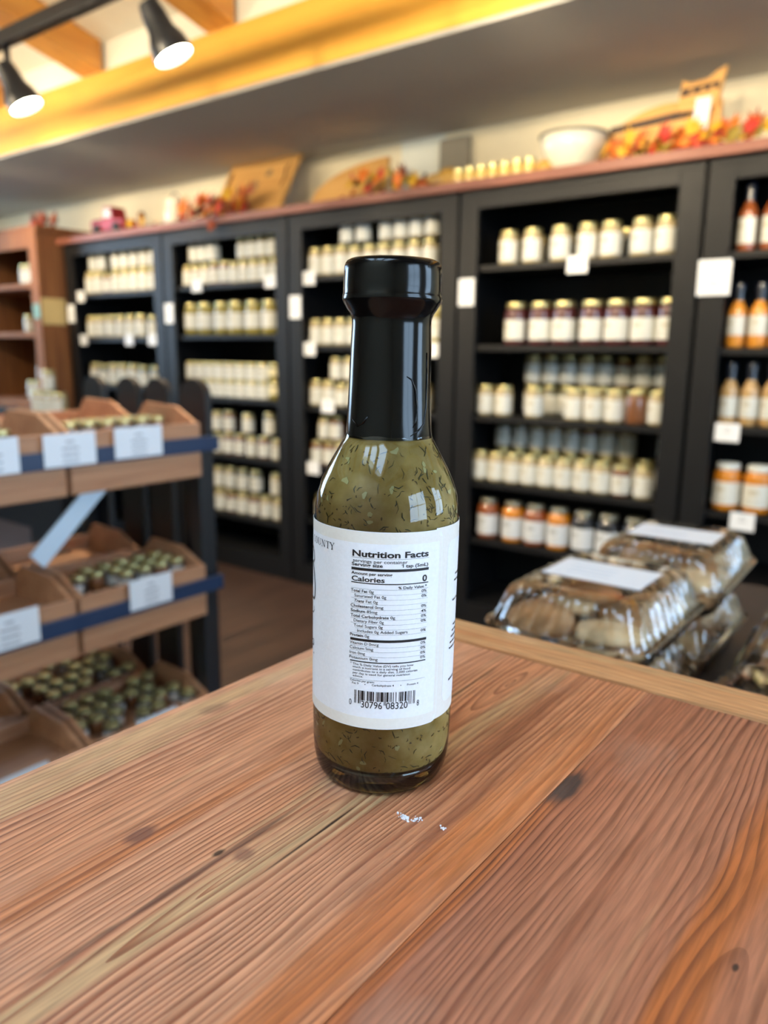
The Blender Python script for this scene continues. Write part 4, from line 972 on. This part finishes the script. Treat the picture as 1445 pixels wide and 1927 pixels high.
T('Calories per gram:', 370, 575, 39.7, .66, .004); T('Fat 9', 388, 442, 38.75, .66, .004); T('Carbohydrate 4', 553, 737, 38.75, .66, .004); T('Protein 4', 848, 942, 38.75, .66, .004)
T('0', 362, 382, 31.75, 2.0, .0); T('30796', 463, 640, 31.4, 2.35, .004); T('08320', 673, 855, 31.4, 2.35, .004); T('8', 933, 952, 31.6, 2.0, .0)
tmp = []
for s, dl, dr_, z, cap, bold, it in texts:
    cu = bpy.data.curves.new('txt', 'FONT'); cu.body = s; cu.size = 1.0; cu.offset = bold; cu.resolution_u = 3; cu.shear = .25 if it else 0
    o = bpy.data.objects.new('txt', cu); COL.objects.link(o); tmp.append((o, dl, dr_, z, cap))
bpy.context.view_layer.update()
dg = bpy.context.evaluated_depsgraph_get()
def wrap(u_deg, z_mm, r=RT):
    a = math.radians(u_deg)-PI/2; return (r*math.cos(a), r*math.sin(a), z_mm/1000)
pr = MB()
for o, dl, dr_, z, cap in tmp:
    me = o.evaluated_get(dg).to_mesh(); vs = [v.co.copy() for v in me.vertices]; fs = [tuple(p.vertices) for p in me.polygons]
    xs = [v.x for v in vs]; x0, x1 = min(xs), max(xs); ks = cap/.729
    pr.add([wrap(dl+(v.x-x0)/(x1-x0)*(dr_-dl), z+v.y*ks) for v in vs], fs)
for o, *_ in tmp:
    c = o.data; bpy.data.objects.remove(o); bpy.data.curves.remove(c)
def bar(dl, dr_, za, zb, n=16, mb=None):
    mb = mb or pr; vs = []
    for i in range(n+1):
        d = dl+(dr_-dl)*i/n; vs += [wrap(d, za), wrap(d, zb)]
    mb.add(vs, [(2*i, 2*i+2, 2*i+3, 2*i+1) for i in range(n)])
PL, PR_ = xdeg(377, 66), xdeg(1008, 66)
for za, zb in ((78.55, 78.62), (74.75, 75.55), (70.8, 71.1), (69.15, 69.21), (52.75, 53.55), (46.05, 46.4), (40.45, 40.51)): bar(PL, PR_, za, zb)
for z in (67.65, 66.1, 64.55, 62.95, 61.4, 59.85, 58.35, 56.8, 55.2, 51.2, 49.65, 48.05): bar(PL + (4 if z in (56.8,) else 0), PR_, z-.03, z+.02)
bar(xdeg(493, 38.7), xdeg(500, 38.7), 38.9, 39.15, 2); bar(xdeg(792, 38.7), xdeg(799, 38.7), 38.9, 39.15, 2)
for xa_, xb_, z_, h_, w_ in ONES:        # figure one, with its flag
    da, db = xdeg(xa_, z_), xdeg(xb_, z_); k_ = math.degrees(w_/23.2)
    bar(db-k_, db, z_, z_+h_, 1)
    pr.add([wrap(da, z_+h_*.66), wrap(da, z_+h_*.80), wrap(db-k_*.3, z_+h_), wrap(db-k_, z_+h_*.80)], [(0, 3, 2, 1)])
# bar code
LC = ['0001101', '0011001', '0010011', '0111101', '0100011', '0110001', '0101111', '0111011', '0110111', '0001011']
code = '030796083208'; bits = '101' + ''.join(LC[int(c)] for c in code[:6]) + '01010' + ''.join(LC[int(c)].translate(str.maketrans('01', '10')) for c in code[6:]) + '101'
b0, b1 = xdeg(407, 35), xdeg(916, 35)
for i, ch in enumerate(bits):
    if ch == '1':
        guard = i < 10 or i >= 85 or 45 <= i < 50
        w = (b1-b0)/95; bar(b0+w*i, b0+w*(i+1.04), 32.6 if guard else 33.75, 36.9, 1)
pr.build('printed_facts', M_PRN, lab)
# serif capitals of the front label reaching round the left side
sf = MB()
def stroke(dc, z0, pts):      # polygons in mm around degree dc
    sf.add([wrap(dc+math.degrees(p[0]/23.2), z0+p[1]) for p in pts], [tuple(range(len(pts)))])
def rect(dc, z0, x0, x1, y0, y1): stroke(dc, z0, [(x0, y0), (x1, y0), (x1, y1), (x0, y1)])
def lineq(dc, z0, p, q, w):
    dx, dy = q[0]-p[0], q[1]-p[1]; l = math.hypot(dx, dy); nx, ny = -dy/l*w/2, dx/l*w/2
    stroke(dc, z0, [(p[0]+nx, p[1]+ny), (p[0]-nx, p[1]-ny), (q[0]-nx, q[1]-ny), (q[0]+nx, q[1]+ny)])
hC, zC = 2.1, 79.5
def serif(dc, x, y, w=.55): rect(dc, zC, x-w/2, x+w/2, y-.07, y+.07)
dY, dT, dN, dU, dO, dCc = -44.2, -49.2, -55, -61.2, -67.5, -73.5
lineq(dY, zC, (-.75, hC), (0, 1.0), .34); lineq(dY, zC, (.75, hC), (0, 1.0), .14); lineq(dY, zC, (0, 1.05), (0, 0), .32); serif(dY, -.75, hC); serif(dY, .75, hC); serif(dY, 0, 0, .8)
rect(dT, zC, -.9, .9, hC-.12, hC+.02); rect(dT, zC, -.17, .17, 0, hC); serif(dT, 0, 0, .8); rect(dT, zC, -.9, -.78, hC-.5, hC); rect(dT, zC, .78, .9, hC-.5, hC)
rect(dN, zC, -.8, -.68, 0, hC); rect(dN, zC, .68, .8, 0, hC); lineq(dN, zC, (-.72, hC), (.72, 0), .34); serif(dN, -.8, hC); serif(dN, -.74, 0); serif(dN, .74, hC)
rect(dU, zC, -.85, -.52, .6, hC); rect(dU, zC, .62, .74, .6, hC); serif(dU, -.68, hC, .7); serif(dU, .68, hC)
def arc(dc, cx, cy, rx, ry, a0, a1, wmin, wmax, n=20):
    ps = []; qs = []
    for i in range(n+1):
        a = a0+(a1-a0)*i/n; w = wmin+(wmax-wmin)*abs(math.cos(a)); ps.append((cx+rx*math.cos(a), cy+ry*math.sin(a))); qs.append((cx+(rx-w)*math.cos(a), cy+(ry-wmin)*math.sin(a)))
    for i in range(n): stroke(dc, zC, [ps[i], ps[i+1], qs[i+1], qs[i]])
arc(dU, -.055, .62, .795, .68, PI, 2*PI, .12, .30); arc(dO, 0, hC/2, 1.0, hC/2+.06, 0, 2*PI, .11, .34); arc(dCc, .1, hC/2, 1.0, hC/2+.06, .7, 2*PI-.7, .11, .34)
# flourishes of the big front lettering at the very edge
def swash(pts, w):
    for p, q in zip(pts, pts[1:]):
        dx, dy = q[0]-p[0], q[1]-p[1]; k = 23.2*PI/180
        l = math.hypot(dx*k, dy) or 1; nx, ny = -dy/l*w/2/k, dx*k/l*w/2
        sf.add([wrap(p[0]+nx, p[1]+ny), wrap(p[0]-nx, p[1]-ny), wrap(q[0]-nx, q[1]-ny), wrap(q[0]+nx, q[1]+ny)], [(0, 1, 2, 3)])
swash([(-84, 77.6), (-78, 77.0), (-74, 75.6), (-73, 73.8), (-76, 72.6)], .75)
swash([(-80, 72.6), (-76, 71.0), (-73.5, 69.0), (-71.5, 66.5), (-70.5, 64.0), (-71.5, 61.6), (-75, 60.4), (-80, 60.6)], .8)
swash([(-74, 58.2), (-73, 57), (-76, 55.8), (-80, 55.6)], .4); swash([(-82, 45.8), (-76, 46.8), (-73.6, 45.8), (-76, 44.6), (-82, 44.4)], .4); swash([(-74.6, 42.3), (-73, 42.3)], .6)
sf.build('front_lettering', M_PRN, lab)
# slivers of small print on the back panel
sp_ = MB()
for z, d0 in ((70.2, 70), (68.2, 68), (61.9, 66), (53.4, 70), (51.6, 68), (49.8, 66), (48.0, 64), (46.2, 63), (35.4, 64)):
    d = d0
    while d < 140:
        w = random.uniform(1.2, 3.4); bar(d, d+w, z, z+.55, 2, sp_); d += w+.9
sp_.build('small_print', M_PRN, lab2)

# ------------------------------------------------------------------ bakery side table with cookie boxes
M_SIDE = pm('dark_table_paint', rgb(58, 48, 44), .5, noise=.1, nscale=10)
ZS = Z0-.335
t = empty('bakery_table', (.05, .80, 0)); tag(t, 'low dark table behind the counter carrying the cookie boxes', 'table')
MB().box(-.375, .55, -.26, .42, ZS-.025, ZS).build('table_top', M_SIDE, t, bevel=.003)
for x in (-.35, .50):
    for y in (-.24, .36): MB().box(x, x+.04, y, y+.04, 0, ZS-.025).build('leg', M_SIDE, t)
M_CLEAR = thin_glass('clear_plastic', (.965, .97, .98, 1), .07, 1.5, 2.2)
M_COOKIE = pm('baked_cookie', rgb(222, 178, 124), .75, noise=.3, nscale=55, bump=.6)
M_COOKIED = pm('browned_cookie', rgb(196, 142, 90), .75, noise=.35, nscale=50, bump=.6)
def rr_loop(hx, hy, rc, z, flute=0.0, fl_n=0, n=12, per=14):
    """rounded rectangle loop with optional flutes"""
    pts = []
    cs = [(hx-rc, hy-rc, 0), (-hx+rc, hy-rc, PI/2), (-hx+rc, -hy+rc, PI), (hx-rc, -hy+rc, 3*PI/2)]
    raw = []
    for i, (cx, cy, a0) in enumerate(cs):
        for k in range(n+1):
            a = a0+PI/2*k/n; raw.append((cx+rc*math.cos(a), cy+rc*math.sin(a), math.cos(a), math.sin(a)))
        nx_, ny_, na = cs[(i+1) % 4]; x1_, y1_ = nx_+rc*math.cos(na), ny_+rc*math.sin(na); x0_, y0_ = raw[-1][0], raw[-1][1]
        m_ = per*4
        for k in range(1, m_): raw.append((x0_+(x1_-x0_)*k/m_, y0_+(y1_-y0_)*k/m_, math.cos(a0+PI/2), math.sin(a0+PI/2)))
    L_ = 0; out = []
    for i, (x, y, nx_, ny_) in enumerate(raw):
        if i: L_ += math.hypot(x-raw[i-1][0], y-raw[i-1][1])
        f = flute*math.sin(2*PI*L_/.016) if flute else 0
        out.append((x+nx_*f, y+ny_*f, z))
    return out
def loft(mb, loops, cap_top=False, cap_bot=False):
    n = len(loops[0]); vs = [v for l in loops for v in l]; fs = []
    for i in range(len(loops)-1):
        for k in range(n): fs.append((i*n+k, i*n+(k+1) % n, (i+1)*n+(k+1) % n, (i+1)*n+k))
    if cap_top: fs.append(tuple(range((len(loops)-1)*n, len(loops)*n)))
    if cap_bot: fs.append(tuple(range(n))[::-1])
    return mb.add(vs, fs)
HX, HY = .0755, .096
lidm = loft(MB(), [rr_loop(HX-.006, HY-.006, .018, .032), rr_loop(HX-.008, HY-.008, .018, .037, .0018), rr_loop(HX-.015, HY-.015, .018, .056, .0028), rr_loop(HX-.019, HY-.019, .017, .063, .0026), rr_loop(HX-.026, HY-.026, .015, .067, .0004), rr_loop(HX-.030, HY-.030, .014, .0675)], cap_top=True).mesh('lid', M_CLEAR, True, auto=50)
basm = loft(MB(), [rr_loop(HX-.018, HY-.018, .014, .001), rr_loop(HX-.015, HY-.015, .016, .003, .0004), rr_loop(HX-.008, HY-.008, .018, .029, .0014)], cap_bot=True).mesh('base_tray', M_CLEAR, True, auto=50)
flam = loft(MB(), [rr_loop(HX-.008, HY-.008, .018, .029), rr_loop(HX-.001, HY-.001, .02, .0285), rr_loop(HX, HY, .02, .0305), rr_loop(HX-.001, HY-.001, .02, .0325), rr_loop(HX-.006, HY-.006, .018, .032)]).mesh('flange', M_CLEAR, True, auto=60)
def cookie_mesh(k):
    rnd = random.Random(k); vs = []; fs = []; seg = 18; prof = [(.55, -.5), (.92, -.42), (1.0, -.1), (.93, .25), (.62, .46), (.2, .52)]
    ph = [rnd.uniform(0, 6) for _ in range(3)]
    mb = MB().lathe([(r*.031, z*.015) for r, z in prof], seg, rmod=lambda r, z, a: r*(1+.06*math.sin(3*a+ph[0])+.03*math.sin(7*a+ph[1])))
    return mb.mesh('cookie', (M_COOKIE, M_COOKIED)[k % 2], True)
COOK = [cookie_mesh(k) for k in range(4)]
def clam(x, y, z, label, paper=True, rz=0.0, ncook=6, cl='', lying=True):
    t = empty('clamshell_box', (x, y, z), rz); tag(t, label, 'food box', 'clear cookie boxes on the bakery table')
    inst('base_tray', basm, t); inst('flange', flam, t); inst('lid', lidm, t)
    if paper:
        MB().box(-.046, .046, -.030, .034, .0678, .0681).build('paper_label', M_PAPER, t)
        for i in range(3): MB().box(-.030, .012, -.012+.012*i, -.010+.012*i, .0681, .06825).build('print_line', pm('faint_print', rgb(206, 214, 226), .6), t)
    k = 0
    for i, cx in enumerate((-.031, .031)):
        for j, cy in enumerate((-.052, 0, .052)):
            for lvl in range(2):
                c = inst('cookie', COOK[(k*3+i+j) % 4], None, Matrix.Rotation(rz, 3, 'Z') @ Vector((cx+random.uniform(-.002, .002), cy+random.uniform(-.002, .002), 0)) + Vector((x, y, z+.0135+.0185*lvl+.002*j*0)),
                         (random.uniform(-.2, .2), random.uniform(-.2, .2), random.uniform(0, 6)))
                tag(c, '%s cookie in %s layer, %s row, %s side, %s' % (('golden', 'browned')[((k*3+i+j) % 4) % 2], ('bottom', 'top')[lvl], ('front', 'middle', 'rear')[j], ('left', 'right')[i], cl), 'cookie', 'cookies in the %s' % cl); k += 1
xa = -.2535
clam(xa, .672, ZS, 'clear clamshell at the bottom of the front left stack', False, .0, cl='lower box of the front stack')
clam(xa, .880, ZS, 'clear clamshell at the bottom of the rear left stack', False, .0, cl='lower box of the rear stack')
clam(xa, .672, ZS+.0685, 'front clear clamshell of cookies with a pale blue-white paper label', True, .0, cl='front labelled box')
clam(xa+.004, .882, ZS+.0685, 'rear clear clamshell of cookies with white paper label, behind the front one', True, .03, cl='rear labelled box')
clam(-.088, .640, ZS, 'clear cookie clamshell low at the right edge, nearest the counter', False, -.12, cl='low box at right edge')
clam(-.085, .850, ZS, 'clear cookie clamshell at the right edge behind the nearest low one', False, .06, cl='rear box at right edge')
